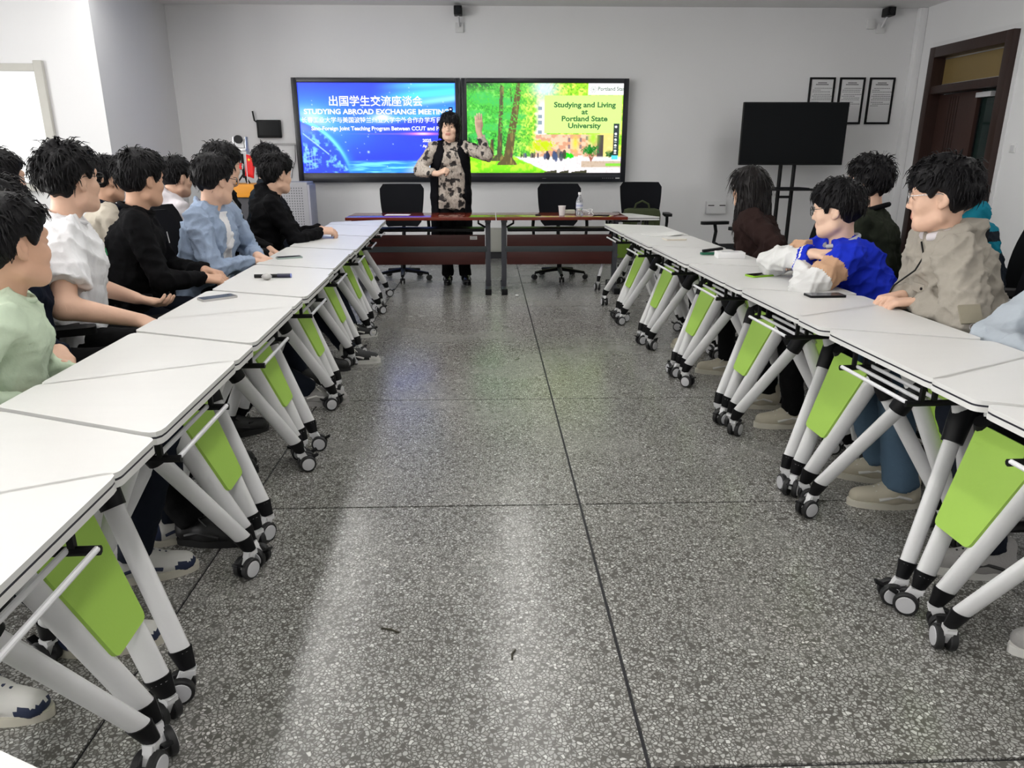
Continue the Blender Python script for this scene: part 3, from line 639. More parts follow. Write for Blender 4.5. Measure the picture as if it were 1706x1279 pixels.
# far white table beside the right desk
table((1.42,7.92,0),R(-90),'white table standing behind right brown desk near green bag',rg,'white trapezoid flip-top tables')
# ------------------------------------------------------------------ brown folding desks
M_brown=mat('cherry_brown_top',s2l(112,44,30),.12,var=.25,vscale=5,stretch=(.6,9,9))
M_brown2=mat('mahogany_panel',s2l(64,24,20),.4,var=.3,vscale=5,stretch=(.6,9,9))
M_grey=mat('grey_steel_leg',(.07,.072,.085),.4,metal=.3)
DK0,DK1=7.22,7.79
def desk(x0,x1,lab,sticker):
    t=thing('folding_desk',lab,'desk',((x0+x1)/2,(DK0+DK1)/2,0)); w=x1-x0; dp=DK1-DK0
    MB().box((0,0,.745),(w,dp,.03),ch=.004).build('desktop',M_brown,t)
    for s in(-1,1):
        l=MB().box((s*(w/2-.075),-.03,.37),(.05,.06,.68),ch=.006).build('leg',M_grey,t)
        MB().box((s*(w/2-.075),0,.03),(.055,dp-.02,.05),ch=.012).build('leg_foot',M_grey,l)
        for q in(-1,1): MB().box((s*(w/2-.075),q*(dp/2-.015),.030),(.062,.03,.06),ch=.006).build('foot_cap',M_black,l)
        MB().tube([(s*(w/2-.10),-.03,.64),(s*(w/2-.17),-.03,.68),(s*(w/2-.17),-.03,.728)],.010,8).build('fold_brace',M_black,l)
        MB().box((s*(w/2-.075),0,.716),(.06,.40,.028)).build('top_rail',M_grey,l)
    for z,h in((.512,.115),(.337,.128)): MB().box((0,-.05,z),(w-.21,.018,h),ch=.002).build('modesty_board',M_brown2,t)
    MB().box((0,-.05,.428),(w-.17,.026,.056),ch=.004).build('modesty_bar',mat('bar_slate',(.045,.055,.06),.45),t)
    MB().box((0,.05,.615),(w-.22,.24,.03),ch=.012).build('under_shelf',M_black,t)
    if sticker:
        p=MB().box((w/2-.22,-.0605,.54),(.07,.002,.034)).build('property_sticker',mat('sticker_white',(.62,.60,.60),.5),t)
        f=MB()
        for k in range(3): f.box((w/2-.22,-.0618,.549-.009*k),(.052,.001,.003))
        f.build('sticker_print',M_ink,t)
    return t
desk(-1.37,.075,'brown folding desk on left, with white paper sheet on top',True)
desk(.085,1.36,'brown folding desk on right, with cup and water bottle on top',False)
# ------------------------------------------------------------------ office chairs
def chair_meshes():
    C={}
    m=MB().prism(roundpoly([(-.24,-.22),(.24,-.22),(.25,.24),(-.25,.24)],.07,5),.40,.46); C["seat"]=m.mesh('seat',M_mesh,40)
    def back(w0,w1,z0,z1):
        vs=[];nx,nz=9,10
        for layer in(0,1):
            for j in range(nz):
                q=j/(nz-1); z=z0+(z1-z0)*q; w=w0+(w1-w0)*math.sin(q*math.pi*.55)-(.035 if j in(0,nz-1) else 0)
                for i in range(nx):
                    p=i/(nx-1)*2-1; y=-.235-.09*q+.03*math.sin(q*math.pi)+.045*p*p+(-.03 if layer else 0); vs.append((p*w,y,z))
        n=nx*nz; fs=[]
        for j in range(nz-1):
            for i in range(nx-1):
                a=j*nx+i; fs.append((a,a+1,a+nx+1,a+nx)); fs.append((n+a,n+a+nx,n+a+nx+1,n+a+1))
        for i in range(nx-1): fs.append((i,n+i,n+i+1,i+1)); a=(nz-1)*nx+i; fs.append((a,a+1,n+a+1,n+a))
        for j in range(nz-1): a=j*nx; fs.append((a,a+nx,n+a+nx,n+a)); a=j*nx+nx-1; fs.append((a,n+a,n+a+nx,a+nx))
        return MB().add(vs,fs).mesh('backrest',M_mesh,50)
    C['back']=back(.20,.245,.56,1.02)
    C['spine']=MB().tube([(0,-.10,.41),(0,-.27,.42),(0,-.33,.50),(0,-.335,.62),(0,-.36,.80)],.022,8).mesh('back_support',M_black)
    for s in(-1,1):
        C['arm',s]=MB().tube([(s*.22,.0,.455),(s*.29,.0,.47),(s*.30,-.02,.58),(s*.295,.0,.655)],.018,8).mesh('armrest_post',M_black)
        C['pad',s]=MB().prism(roundpoly([(s*.295-.04,-.15),(s*.295+.04,-.15),(s*.295+.045,.15),(s*.295-.045,.15)],.035,4),.652,.682).mesh('armrest_pad',M_black,40)
    C['column']=MB().cyl((0,0,.12),(0,0,.39),.028,n=14).box((0,0,.388),(.22,.24,.03)).mesh('gas_column',M_black)
    m=MB().cyl((.02,0,.105),(.29,0,.075),.030,.018,n=8,sq=.8); C['spoke']=m.mesh('base_spoke',M_black)
    m=MB()
    for s in(-1,1): m.cyl((.30,s*.008,.028),(.30,s*.026,.028),.028,n=14)
    m.cyl((.29,0,.03),(.29,0,.075),.009,n=8); C['cast']=m.mesh('caster',M_tyre)
    return C
CM=chair_meshes()
def chair(x,y,phi,label,zb=1.0,group='black mesh office chairs',arms=True):
    t=thing('office_chair',label,'chair',(x,y,0),R(phi-90),group)
    link(CM['seat'],'seat',t); b=link(CM['back'],'backrest',t); link(CM['spine'],'back_support',b)
    if zb!=1.0: b.scale=(1,1,1)
    if arms:
        for s in(-1,1): a=link(CM['pad',s],'armrest_pad',t); link(CM['arm',s],'armrest_post',a)
    link(CM['column'],'gas_column',t)
    for k in range(5):
        sp=link(CM['spoke'],'base_spoke',t,rz=R(72*k+20)); link(CM['cast'],'caster',sp)
    return t
chair(-.95,8.24,-88,'black mesh office chair behind left desk, beside the standing presenter')
chair(.80,8.26,-92,'black mesh office chair behind right desk, behind the water bottle')
chair(1.80,8.72,-96,'black mesh office chair with olive green bag on its seat')
# ------------------------------------------------------------------ things on the desks
DT=.7605
tag(MB().box((0,0,.001),(.24,.16,.002)).build('paper_sheet',mat('paper_white',(.85,.85,.86),.5),None,(-.90,7.52,DT),R(-3)),'white paper sheet lying on left brown desk','paper')
M_cup=mat('paper_cup_white',(.82,.80,.78),.5)
tag(MB().lathe([(0,.0),(.026,0),(.036,.088),(.0385,.088),(.0385,.092),(.034,.092),(.026,.006),(0,.006)],n=22).build('paper_cup',M_cup,None,(.735,7.42,DT)),'white paper cup on right brown desk','cup')
t=thing('water_bottle','clear plastic water bottle with white cap beside paper cup','bottle',(.905,7.40,DT))
MB().lathe([(0,0),(.030,0),(.033,.006),(.033,.05),(.030,.055),(.033,.06),(.033,.135),(.030,.15),(.014,.185),(.0135,.2),(0,.2)],n=22).build('bottle_body',mat('clear_plastic',(.85,.88,.92),.08,trans=.75,spec=.6),t)
MB().cyl((0,0,.2),(0,0,.222),.0155,n=18).build('cap',mat('cap_white',(.85,.85,.85),.4),t)
b=MB().lathe([(.0338,.07),(.0338,.125)],n=22).build('label_wrap',mat('bottle_label',(.70,.74,.82),.45),t)
MB().lathe([(.0342,.088),(.0342,.104)],n=22).build('label_band',mat('bottle_band',(.45,.50,.70),.45),b)
def phone(x,y,rz,l,w,body,scr,label,z=None,name='phone'):
    t=thing(name,label,'phone',(x,y,DT if z is None else z),R(rz))
    MB().prism(roundpoly([(-w/2,-l/2),(w/2,-l/2),(w/2,l/2),(-w/2,l/2)],.011,4),0,.009).build('phone_body',body,t)
    s=MB().prism(roundpoly([(-w/2+.003,-l/2+.004),(w/2-.003,-l/2+.004),(w/2-.003,l/2-.004),(-w/2+.003,l/2-.004)],.009,4),.0088,.0096).build('phone_glass',scr,t)
    MB().cyl((-w/2+.018,l/2-.02,.0094),(-w/2+.018,l/2-.02,.0102),.005,n=12).build('camera_lens',M_black,s)
phone(1.12,7.36,75,.155,.075,M_black,M_scr,'black phone lying near the edge of right brown desk')
tag(MB().tube([(.47,7.36,DT+.008),(.52,7.385,DT+.008)],.008,8).build('clicker',M_black),'small black clicker on left part of right brown desk','clicker')
tag(MB().box((0,0,.02),(.11,.07,.04),ch=.01).build('charger_box',mat('charger_beige',(.5,.48,.40),.5),None,(.83,7.60,DT)),'small beige box behind the water bottle','box')
c=[(.98+.045*math.cos(a)+.02*math.sin(3*a),7.42+.05*math.sin(a),DT+.012+.022*(1+math.sin(2*a))) for a in np.linspace(0,2*math.pi,36)]+[(1.05,7.40,DT+.006),(1.08,7.37,DT+.006)]
tag(MB().tube(c,.0045,6).build('white_cable',mat('cable_white',(.8,.8,.8),.4)),'coiled white cable between bottle and phone','cable')
# olive bag on the third chair
M_olive=mat('olive_canvas',(.045,.058,.022),.85,bump=.3,bscale=90,var=.25,vscale=9)
t=thing('olive_bag','olive green canvas bag with handle resting on chair','bag',(1.78,8.62,.46),R(-96+90))
b=MB().box((0,0,.14),(.42,.22,.28),ch=.06); b.box((0,-.115,.12),(.26,.05,.16),ch=.02); b.build('bag_body',M_olive,t,smooth=50)
MB().tube([(-.09,0,.26),(-.07,0,.33),(0,0,.365),(.07,0,.33),(.09,0,.26)],.011,8).build('handle',M_olive,t)
MB().box((0,-.143,.17),(.27,.008,.05),ch=.003).build('flap',mat('olive_dark',(.03,.04,.015),.85),t)
# floor scraps
tag(MB().ball((0,0,.012),(.022,.014,.012),8,6).build('paper_scrap',mat('paper_white2',(.8,.8,.8),.6),None,(.28,7.14,0)),'crumpled white paper scrap on floor before desks','scrap')
for k,(x,y,a,l) in enumerate(((-.30,1.86,-20,.03),(.06,1.74,80,.02))):
    tag(MB().tube([(-l,0,.003),(0,.004,.003),(l,-.003,.003)],.0028,6).build('floor_twig',mat('twig_dark',(.05,.045,.03),.8),None,(x,y,0),R(a)),['dark twig scrap on floor left of centre','dark short scrap on floor near centre joint'][k],'scrap')
# ------------------------------------------------------------------ things on the white tables
DT=.7405
M_ph_g=mat('phone_green_case',s2l(140,190,40),.4); M_ph_s=mat('phone_silver',(.50,.49,.48),.3,metal=.6); M_ph_gg=mat('phone_sage',(.38,.46,.42),.3,metal=.3)
M_sl=mat('phone_screen_grey',(.06,.065,.085),.12)
phone(-1.19,3.22,-48,.155,.075,M_ph_s,M_sl,'silver phone with dark screen on left row beside black sweater student')
phone(-1.21,4.52,-62,.15,.072,M_ph_gg,M_sl,'sage green phone on left row near black hoodie student')
t=thing('black_marker','thick black marker pen lying on left row','pen',(-1.11,3.78,DT),R(4))
MB().cyl((-.085,0,.010),(.03,0,.010),.0095,n=12).build('barrel',M_black,t); MB().cyl((.03,0,.010),(.095,0,.010),.011,n=12).build('pen_cap',mat('cap_blueblack',(.02,.02,.05),.35),t)
MB().cyl((.095,0,.010),(.10,0,.010),.0112,n=12).build('cap_end',mat('cap_end_blue',(.2,.25,.6),.4),t)
t=thing('earbud_case','small silver earbud case in front of black marker','case',(-1.115,3.715,DT))
MB().ball((0,0,.016),(.026,.02,.016),14,8).build('case_body',M_ph_s,t); MB().lathe([(.0262,-.001),(.0268,0),(.0262,.001)],(0,0,.018),n=18).build('lid_seam',M_hub,t)
phone(1.415,3.76,-68,.15,.075,M_ph_g,M_scr,'phone in lime green case on right row before varsity jacket student')
phone(1.50,3.19,-88,.165,.078,M_black,M_sl,'black phone on right row between varsity and beige jacket students')
t=thing('notebook','cream closed notebook lying on far end of right row','notebook',(1.37,5.42,DT),R(6))
MB().box((0,0,.006),(.15,.11,.010)).build('pages',mat('pages_cream',(.75,.70,.6),.6),t); MB().box((0,0,.012),(.152,.112,.002)).build('cover',mat('cover_cream',(.78,.77,.72),.5),t)
t=thing('open_notebook','open thin white notebook behind the cream notebook','notebook',(1.36,5.75,DT),R(10))
MB().box((-.07,0,.003),(.14,.19,.005)).build('left_page',mat('page_white',(.78,.78,.76),.5),t); MB().box((.072,0,.010),(.14,.19,.004),rot=Matrix.Rotation(R(-7),3,'Y')).build('right_page',MATS['page_white'],t)
t=thing('tissue_box','small flat white box on right row before long-haired student','box',(1.475,4.46,DT),R(-4))
MB().box((0,0,.018),(.165,.10,.036),ch=.003).build('box_body',mat('box_white',(.82,.82,.82),.45),t); MB().box((0,0,.0365),(.10,.045,.001)).build('opening_slit',M_hub,t)
t=thing('green_stapler','dark green stapler beside the flat white box','stapler',(1.405,4.60,DT),R(8))
MB().box((0,0,.008),(.14,.035,.014),ch=.003).build('base',mat('stapler_green',(.02,.14,.08),.4),t); MB().box((.005,0,.030),(.13,.03,.016),ch=.004,rot=Matrix.Rotation(R(-6),3,'Y')).build('arm',M_black,t)
# ------------------------------------------------------------------ people: smooth implicit bodies meshed with surface nets
V3=lambda *a: np.array(a,dtype=float)
class Sdf:
    def __init__(s): s.P=[]
    def rc(s,a,b,ra,rb,k=.02,op='u',cut=None):
        a=np.array(a,float); b=np.array(b,float); ab=b-a; L2=max(ab@ab,1e-9); R_=max(ra,rb)
        def f(X,Y,Z):
            t=np.clip(((X-a[0])*ab[0]+(Y-a[1])*ab[1]+(Z-a[2])*ab[2])/L2,0,1)
            d=np.sqrt((X-a[0]-t*ab[0])**2+(Y-a[1]-t*ab[1])**2+(Z-a[2]-t*ab[2])**2)-(ra+(rb-ra)*t)
            if cut:
                u=ab/math.sqrt(L2); d=np.maximum(d,(X-b[0])*u[0]+(Y-b[1])*u[1]+(Z-b[2])*u[2])
            return d
        s.P.append((f,np.minimum(a,b)-R_,np.maximum(a,b)+R_,k,op)); return s
    def el(s,c,r,rot=None,k=.02,op='u'):
        c=np.array(c,float); r=np.array(r,float); M=np.eye(3) if rot is None else np.array(rot)
        R_=r.max()
        def f(X,Y,Z):
            x,y,z=X-c[0],Y-c[1],Z-c[2]
            qx=M[0,0]*x+M[1,0]*y+M[2,0]*z; qy=M[0,1]*x+M[1,1]*y+M[2,1]*z; qz=M[0,2]*x+M[1,2]*y+M[2,2]*z
            k0=np.sqrt((qx/r[0])**2+(qy/r[1])**2+(qz/r[2])**2); k1=np.sqrt((qx/r[0]**2)**2+(qy/r[1]**2)**2+(qz/r[2]**2)**2)+1e-6
            return k0*(k0-1)/k1
        s.P.append((f,c-R_,c+R_,k,op)); return s
    def fn(s,f,lo,hi,k=.01,op='u'): s.P.append((f,np.array(lo,float),np.array(hi,float),k,op)); return s
    def mesh(s,step,fines=(),pad=.03,post=None):
        lo=np.min([p[1] for p in s.P if p[4]=='u'],0)-pad; hi=np.max([p[2] for p in s.P if p[4]=='u'],0)+pad
        ax=[]
        for i in range(3):
            t=lo[i]; L=[t]
            while t<hi[i]:
                st=step
                for c,h,fs in fines:
                    if c[i]-h-.5*step<=t<=c[i]+h: st=min(st,fs)
                t+=st; L.append(t)
            ax.append(np.array(L))
        G=np.full([len(a) for a in ax],.3)
        for f,a,b,k,op in s.P:
            m=k+.012; sl=[]
            for i in range(3):
                i0=max(0,np.searchsorted(ax[i],a[i]-m)-1); i1=min(len(ax[i]),np.searchsorted(ax[i],b[i]+m)+1); sl.append(slice(i0,i1))
            X,Y,Z=np.meshgrid(ax[0][sl[0]],ax[1][sl[1]],ax[2][sl[2]],indexing='ij',sparse=True)
            d=f(X,Y,Z); g=G[tuple(sl)]
            if op=='u':
                h=np.maximum(k-np.abs(g-d),0)/k; G[tuple(sl)]=np.minimum(g,d)-h*h*k*.25
            elif op=='s':
                d=-d; h=np.maximum(k-np.abs(g-d),0)/k; G[tuple(sl)]=np.maximum(g,d)+h*h*k*.25
            else:
                G[tuple(sl)]=np.maximum(g,d)
        return nets(G,ax)
def nets(G,ax):
    I=G<0; nx,ny,nz=G.shape
    c=np.zeros((nx-1,ny-1,nz-1),np.int8)
    offs=[(i,j,k) for i in(0,1) for j in(0,1) for k in(0,1)]
    for i,j,k in offs: c+=I[i:nx-1+i,j:ny-1+j,k:nz-1+k]
    act=(c>0)&(c<8); ix,iy,iz=np.nonzero(act); n=len(ix); ids=np.full(act.shape,-1,np.int64); ids[act]=np.arange(n)
    val=[G[ix+i,iy+j,iz+k] for i,j,k in offs]; pos=[np.stack([ax[0][ix+i],ax[1][iy+j],ax[2][iz+k]],1) for i,j,k in offs]
    S=np.zeros((n,3)); N=np.zeros(n)
    for a in range(8):
        for b in range(a+1,8):
            if bin(a^b).count('1')!=1: continue
            va,vb=val[a],val[b]; m=(va<0)!=(vb<0); t=np.where(m,va/np.where(m,va-vb,1),0)[:,None]
            S+=np.where(m[:,None],pos[a]+(pos[b]-pos[a])*t,0); N+=m
    V=S/N[:,None]; F=[]
    for axis in range(3):
        sl0=[slice(None)]*3; sl1=[slice(None)]*3; sl0[axis]=slice(0,-1); sl1[axis]=slice(1,None)
        a=I[tuple(sl0)]; b=I[tuple(sl1)]; e=a!=b
        o1,o2=[(1,2),(2,0),(0,1)][axis]
        lim=[slice(0,act.shape[i]) for i in range(3)]; lim[o1]=slice(1,act.shape[o1]); lim[o2]=slice(1,act.shape[o2])
        ee=e[tuple(lim)]; p=np.nonzero(ee); P=[p[0].copy(),p[1].copy(),p[2].copy()]; P[o1]+=1; P[o2]+=1
        ins=a[tuple(lim)][p]
        def cid(d1,d2):
            q=[P[0].copy(),P[1].copy(),P[2].copy()]; q[o1]-=d1; q[o2]-=d2; return ids[q[0],q[1],q[2]]
        q=np.stack([cid(1,1),cid(0,1),cid(0,0),cid(1,0)],1)
        q=np.where(ins[:,None],q,q[:,::-1]); F.append(q)
    F=np.concatenate(F); F=F[(F>=0).all(1)]
    return V,F
def vnorm(V,F):
    a=V[F[:,2]]-V[F[:,0]]; b=V[F[:,3]]-V[F[:,1]]; n=np.cross(a,b); N=np.zeros_like(V)
    for i in range(4): np.add.at(N,F[:,i],n)
    return N/(np.linalg.norm(N,axis=1,keepdims=True)+1e-12)
def relax(V,F,it=1,lam=.5):
    for _ in range(it):
        S=np.zeros_like(V); C=np.zeros(len(V))
        for i in range(4):
            j=(i+1)%4; np.add.at(S,F[:,i],V[F[:,j]]); np.add.at(C,F[:,i],1); np.add.at(S,F[:,j],V[F[:,i]]); np.add.at(C,F[:,j],1)
        V=V+(S/np.maximum(C,1)[:,None]-V)*lam
    return V
def folds(V,F,amp,seed,freq=1.0):
    N=vnorm(V,F); rg=np.random.default_rng(seed); d=np.zeros(len(V))
    for k in range(7):
        w=rg.normal(size=3); w/=np.linalg.norm(w); f=rg.uniform(40,95)*freq; ph=rg.uniform(0,6.28); w2=rg.normal(size=3)*12
        d+=(1-np.abs(np.sin(V@w*f*.42+ph+1.6*np.sin(V@w2+ph))))**2.2-.28
    return V+N*(d*amp*.62)[:,None]
def to_mesh(name,V,F,mats,mi=None):
    me=bpy.data.meshes.new(name); me.vertices.add(len(V)); me.vertices.foreach_set('co',V.astype(np.float32).ravel())
    me.loops.add(F.size); me.loops.foreach_set('vertex_index',F.astype(np.int32).ravel())
    me.polygons.add(len(F)); me.polygons.foreach_set('loop_start',np.arange(0,F.size,4,dtype=np.int32))
    for m in mats: me.materials.append(m)
    if mi is not None: me.polygons.foreach_set('material_index',mi.astype(np.int32))
    me.update(calc_edges=True); me.validate(); me.shade_smooth(); return me
def rotz(a): c,s=math.cos(a),math.sin(a); return np.array([[c,-s,0],[s,c,0],[0,0,1.]])
def rotx(a): c,s=math.cos(a),math.sin(a); return np.array([[1,0,0],[0,c,-s],[0,s,c]])
def roty(a): c,s=math.cos(a),math.sin(a); return np.array([[c,0,s],[0,1,0],[-s,0,c]])
def nz(v): return v/(np.linalg.norm(v)+1e-9)
def ik(a,c,l1,l2,pole):
    d=c-a; D=np.linalg.norm(d); D2=min(D,(l1+l2)*.995); u=d/D; c=a+u*D2
    x=(l1*l1-l2*l2+D2*D2)/(2*D2); h=math.sqrt(max(l1*l1-x*x,1e-6)); p=np.array(pole,float); p=nz(p-u*(p@u))
    return a+u*x+p*h,c
SKINC=[s2l(220,180,156),s2l(210,167,141),s2l(226,190,166)]
def skin(i): return mat('skin_%d'%i,SKINC[i],.5,var=.05,vscale=30,bump=.03,bscale=400,spec=.35)
M_lip=mat('lips',s2l(188,128,114),.45); M_brow=mat('eyebrow_hair',(.012,.010,.010),.7)
M_eye=mat('eye_white',(.75,.73,.70),.25); M_iris=mat('iris_dark',(.015,.010,.008),.15)
M_hair=mat('hair_black',(.0055,.005,.006),.5,bump=.6,bscale=70,stretch=(1,1,.15),spec=.22)
M_hair2=mat('hair_brown_black',(.008,.006,.006),.45,bump=.6,bscale=70,stretch=(1,1,.12),spec=.3)
def head_prims(S,hc,Rh,s,k=1.0):
    T=lambda x,y,z: hc+Rh@(V3(x,y,z)*s)
    S.el(T(0,-.014,.030),V3(.077,.096,.094)*s,Rh,.03)
    S.el(T(0,.022,-.030),V3(.066,.070,.085)*s,Rh,.03)
    S.rc(T(-.030,.052,-.085),T(.030,.052,-.085),.026*s,.026*s,.03); S.rc(T(0,.066,-.100),T(0,.070,-.103),.020*s,.018*s,.02)
    for e in(-1,1):
        S.rc(T(e*.055,-.002,-.070),T(e*.028,.055,-.098),.022*s,.02*s,.025)       # jaw line
        S.el(T(e*.042,.060,-.028),V3(.026,.024,.026)*s,Rh,.02)                     # cheek
    S.rc(T(-.036,.078,.030),T(.036,.078,.030),.015*s,.015*s,.02)                  # brow
    for e in(-1,1): S.el(T(e*.032,.098,.006),V3(.017,.014,.011)*s,Rh,.012,'s')
    for e in(-1,1): S.el(T(e*.032,.0765,.005),V3(.0155,.0145,.0115)*s,Rh,.004)     # eyelids
    S.rc(T(0,.088,.012),T(0,.1015,-.028),.0085*s,.0110*s,.012)
    for e in(-1,1): S.rc(T(e*.010,.091,-.034),T(e*.012,.089,-.034),.0080*s,.0075*s,.006)
    S.rc(T(-.019,.084,-.0585),T(.019,.084,-.0585),.0075*s,.0075*s,.008); S.rc(T(-.015,.085,-.0685),T(.015,.085,-.0685),.0080*s,.0080*s,.008)
    for e in(-1,1):
        Re=Rh@rotz(e*.35)
        S.el(T(e*.079,-.012,-.004),V3(.0095,.020,.031)*s,Re,.006); S.el(T(e*.090,-.007,.002),V3(.0085,.0115,.0185)*s,Re,.003,'s'); S.rc(T(e*.080,.004,-.004),T(e*.080,.003,-.012),.0045*s,.005*s,.004); S.el(T(e*.077,-.003,-.028),V3(.008,.010,.011)*s,Re,.006)
def hand_prims(S,w,d,n,right,s,curl=(25,30,20),thumb=0.,spread=.10):
    d=nz(np.array(d,float)); n=np.array(n,float); n=nz(n-d*(n@d)); t=np.cross(n,d)*(1 if right else -1)
    for i,o in enumerate((.031,.0105,-.0105,-.030)):
        kn=w+(d*(.088-.004*abs(i-1.2))+t*o)*s; S.rc(w+(d*.012+t*o*.45)*s,kn,.0155*s,.0125*s,.014)
        L=(.072,.080,.074,.058)[i]*s; a=0; p=kn; sd=t*(o*spread/.03)
        for q,(fr,cu) in enumerate(zip((.45,.31,.26),curl)):
            a+=R(cu+(i-1)*2); dd=nz(d*math.cos(a)-n*math.sin(a)+sd*math.cos(a)); e=p+dd*L*fr
            S.rc(p,e,(.0098-.0009*q)*s,(.0092-.0010*q)*s,.004); p=e
    b=w+(d*.022+t*.024-n*.006)*s; m=w+(d*.052+t*(.046-.02*thumb)-n*(.014+.014*thumb))*s; e=w+(d*.080+t*(.052-.038*thumb)-n*(.020+.022*thumb))*s
    S.rc(w+(d*.012+t*.012)*s,b,.015*s,.0155*s,.012); S.rc(b,m,.0145*s,.0118*s,.008); S.rc(m,e,.0112*s,.0088*s,.004)
def hair_mesh(style,seed,s):
    S=Sdf(); th=style.get('th',.020); rg=np.random.default_rng(seed)
    S.el((0,-.016,.036),(.076+th,.093+th,.090+th*1.1),None,.02)
    S.el((0,.020,.075),(.066+th*.6,.070+th*.5,.048+th*.8),None,.03)
    ys,zs=style.get('line',([-.14,-.09,-.048,-.030,-.014,.012,.022,.032,.042,.056,.075,.14],[-.076,-.080,-.066,-.022,.026,.030,.012,.0,.010,.040,.050,.050]))
    zs=np.array(zs)+0.; fr=style.get('fringe',0.)
    def cutf(X,Y,Z):
        zz=np.interp(Y+0*X,ys,zs); zz=zz-np.where(Y>.05,fr*(.75+.25*np.sin(X*90+seed)),0)
        return (zz-Z+.004*np.sin(X*130+seed)+.003*np.sin(Y*170))*.8
    S.fn(cutf,(-.2,-.2,-.35),(.2,.2,.3),.001,'x')
    for a,b,ra,rb in style.get('vol',[]): S.rc(a,b,ra,rb,.03)
    V,F=S.mesh(.0065); N=vnorm(V,F)
    am=style.get('messy',.004); d=np.zeros(len(V))
    for k in range(9):
        w=rg.normal(size=3); f=rg.uniform(60,150); d+=np.sin(V@(w/np.linalg.norm(w))*f+rg.uniform(0,6.3))
    V=V+N*(d*am/4)[:,None]
    # locks
    nl=style.get('locks',420); idx=rg.choice(len(V),nl); cr=np.array(style.get('crown',(0.01,-.045,.14))); LV=[];LF=[]
    for i in idx:
        p=V[i]; n=N[i]
        if n[2]<-.35: continue
        fl=p-cr; fl=fl-n*(fl@n); fl=nz(fl+rg.normal(size=3)*.022*style.get('wild',1.)); ln=rg.uniform(.022,.045)*style.get('len',1.)
        lift=rg.uniform(.0,.006)*style.get('lift',1.); g=V3(0,0,-1)
        pts=[p-n*.006,p+fl*ln*.45+n*(.002+lift),p+fl*ln+n*(lift*1.2-.002)+g*ln*.22]
        tp=pts[2]; zl=np.interp(tp[1],ys,zs)-(fr if tp[1]>.05 else 0)
        if tp[2]<zl-.004 and not style.get('vol'): continue
        a=nz(np.cross(fl,n)); o=len(LV); w0=rg.uniform(.003,.006)
        for q,(pp,w) in enumerate(zip(pts,(w0,w0*.8,.0008))):
            LV+= [pp+a*w,pp+n*w*.6,pp-a*w,pp-n*w*.4]
        for q in range(2):
            for e in range(4): LF.append((o+q*4+e,o+q*4+(e+1)%4,o+q*4+4+(e+1)%4,o+q*4+4+e))
    if LV: F=np.concatenate([F,np.array(LF)+len(V)]); V=np.concatenate([V,np.array(LV)])
    return V*s,F
def glasses_mesh():
    f=MB(); l=MB()
    for e in(-1,1):
        c=(e*.034,.104,.004); P=[]
        for i in range(20):
            a=2*math.pi*i/20; r=1/((abs(math.cos(a))**3.2+abs(math.sin(a))**3.2)**(1/3.2)); P.append((c[0]+.0265*r*math.cos(a),c[1]-.25*abs(c[0]+.0265*r*math.cos(a))**1.5*.6,c[2]+.020*r*math.sin(a)))
        f.tube(P,.0017,6,closed=True); l.add(P+[c],[(i,(i+1)%20,20) for i in range(20)])
        f.tube([(e*.060,.099,.010),(e*.074,.088,.012),(e*.082,.0,.016),(e*.083,-.015,.010),(e*.080,-.028,-.008)],.0016,6)
    f.tube([(-.008,.105,.008),(0,.109,.011),(.008,.105,.008)],.0016,6)
    return f,l
GF,GL=glasses_mesh()
def shoe_meshes():
    S=Sdf(); S.rc((0,-.055,.055),(0,.02,.058),.042,.044,.03).rc((0,.02,.050),(.004,.135,.036),.046,.036,.03).rc((0,-.05,.07),(0,-.055,.115),.038,.036,.02)
    S.fn(lambda X,Y,Z:.018-Z+0*X*Y,(-.2,-.2,-.1),(.2,.3,.2),.001,'x')
    V,F=S.mesh(.010); up=(V,F)
    so=[]
    for i in range(28):
        a=2*math.pi*i/28; y=math.sin(a); x=math.cos(a); w=.042+.006*math.sin(min(max((y+.2),-1),1)*1.5); so.append((w*x*(1 if abs(y)<.6 else 1),.036+.142*y))
    sole=MB().prism(so,0,.028); sole.prism([(x*1.02,y*1.01-.0005) for x,y in so],.016,.024)
    la=MB()
    for k in range(5): y=.025+.018*k; z=.104-.0075*k; la.tube([(-.026,y,z-.012),(0,y+.004,z),(.026,y,z-.012)],.0048,5)
    la.tube([(0,.02,.108),(.03,.0,.112),(.04,.03,.085)],.003,5); la.tube([(0,.02,.108),(-.03,.0,.112),(-.042,.03,.085)],.003,5)
    st=[MB().tube([(e*.040,-.05,.05),(e*.045,.0,.062),(e*.047,.04,.052),(e*.043,.07,.042)],.007,6) for e in(-1,1)]
    return up,sole,la,st
SH_UP,SH_SO,SH_LA,SH_ST=shoe_meshes()
shoe_cache={}
def shoe_zone(f): return ((f[:,1]<-.062)|((f[:,1]>.105)&(f[:,2]<.05))|((np.abs(f[:,1]-.0)<.018)&(np.abs(f[:,0])>.02))).astype(int)
def shoe(parent,loc,rz,upper,sole,lace,stripe=None):
    key=(upper.name,sole.name,lace.name)
    if key not in shoe_cache: shoe_cache[key]=(to_mesh('shoe',SH_UP[0],SH_UP[1],[upper,stripe or upper],shoe_zone(SH_UP[0][SH_UP[1]].mean(1))),SH_SO.mesh('sole',sole),SH_LA.mesh('laces',lace),[q.mesh('side_stripe',stripe or lace) for q in SH_ST])
    c=shoe_cache[key]; o=link(c[0],'shoe',parent,loc,rz); link(c[1],'sole',o); link(c[2],'laces',o); [link(q,'side_stripe',o) for q in c[3]]; return o
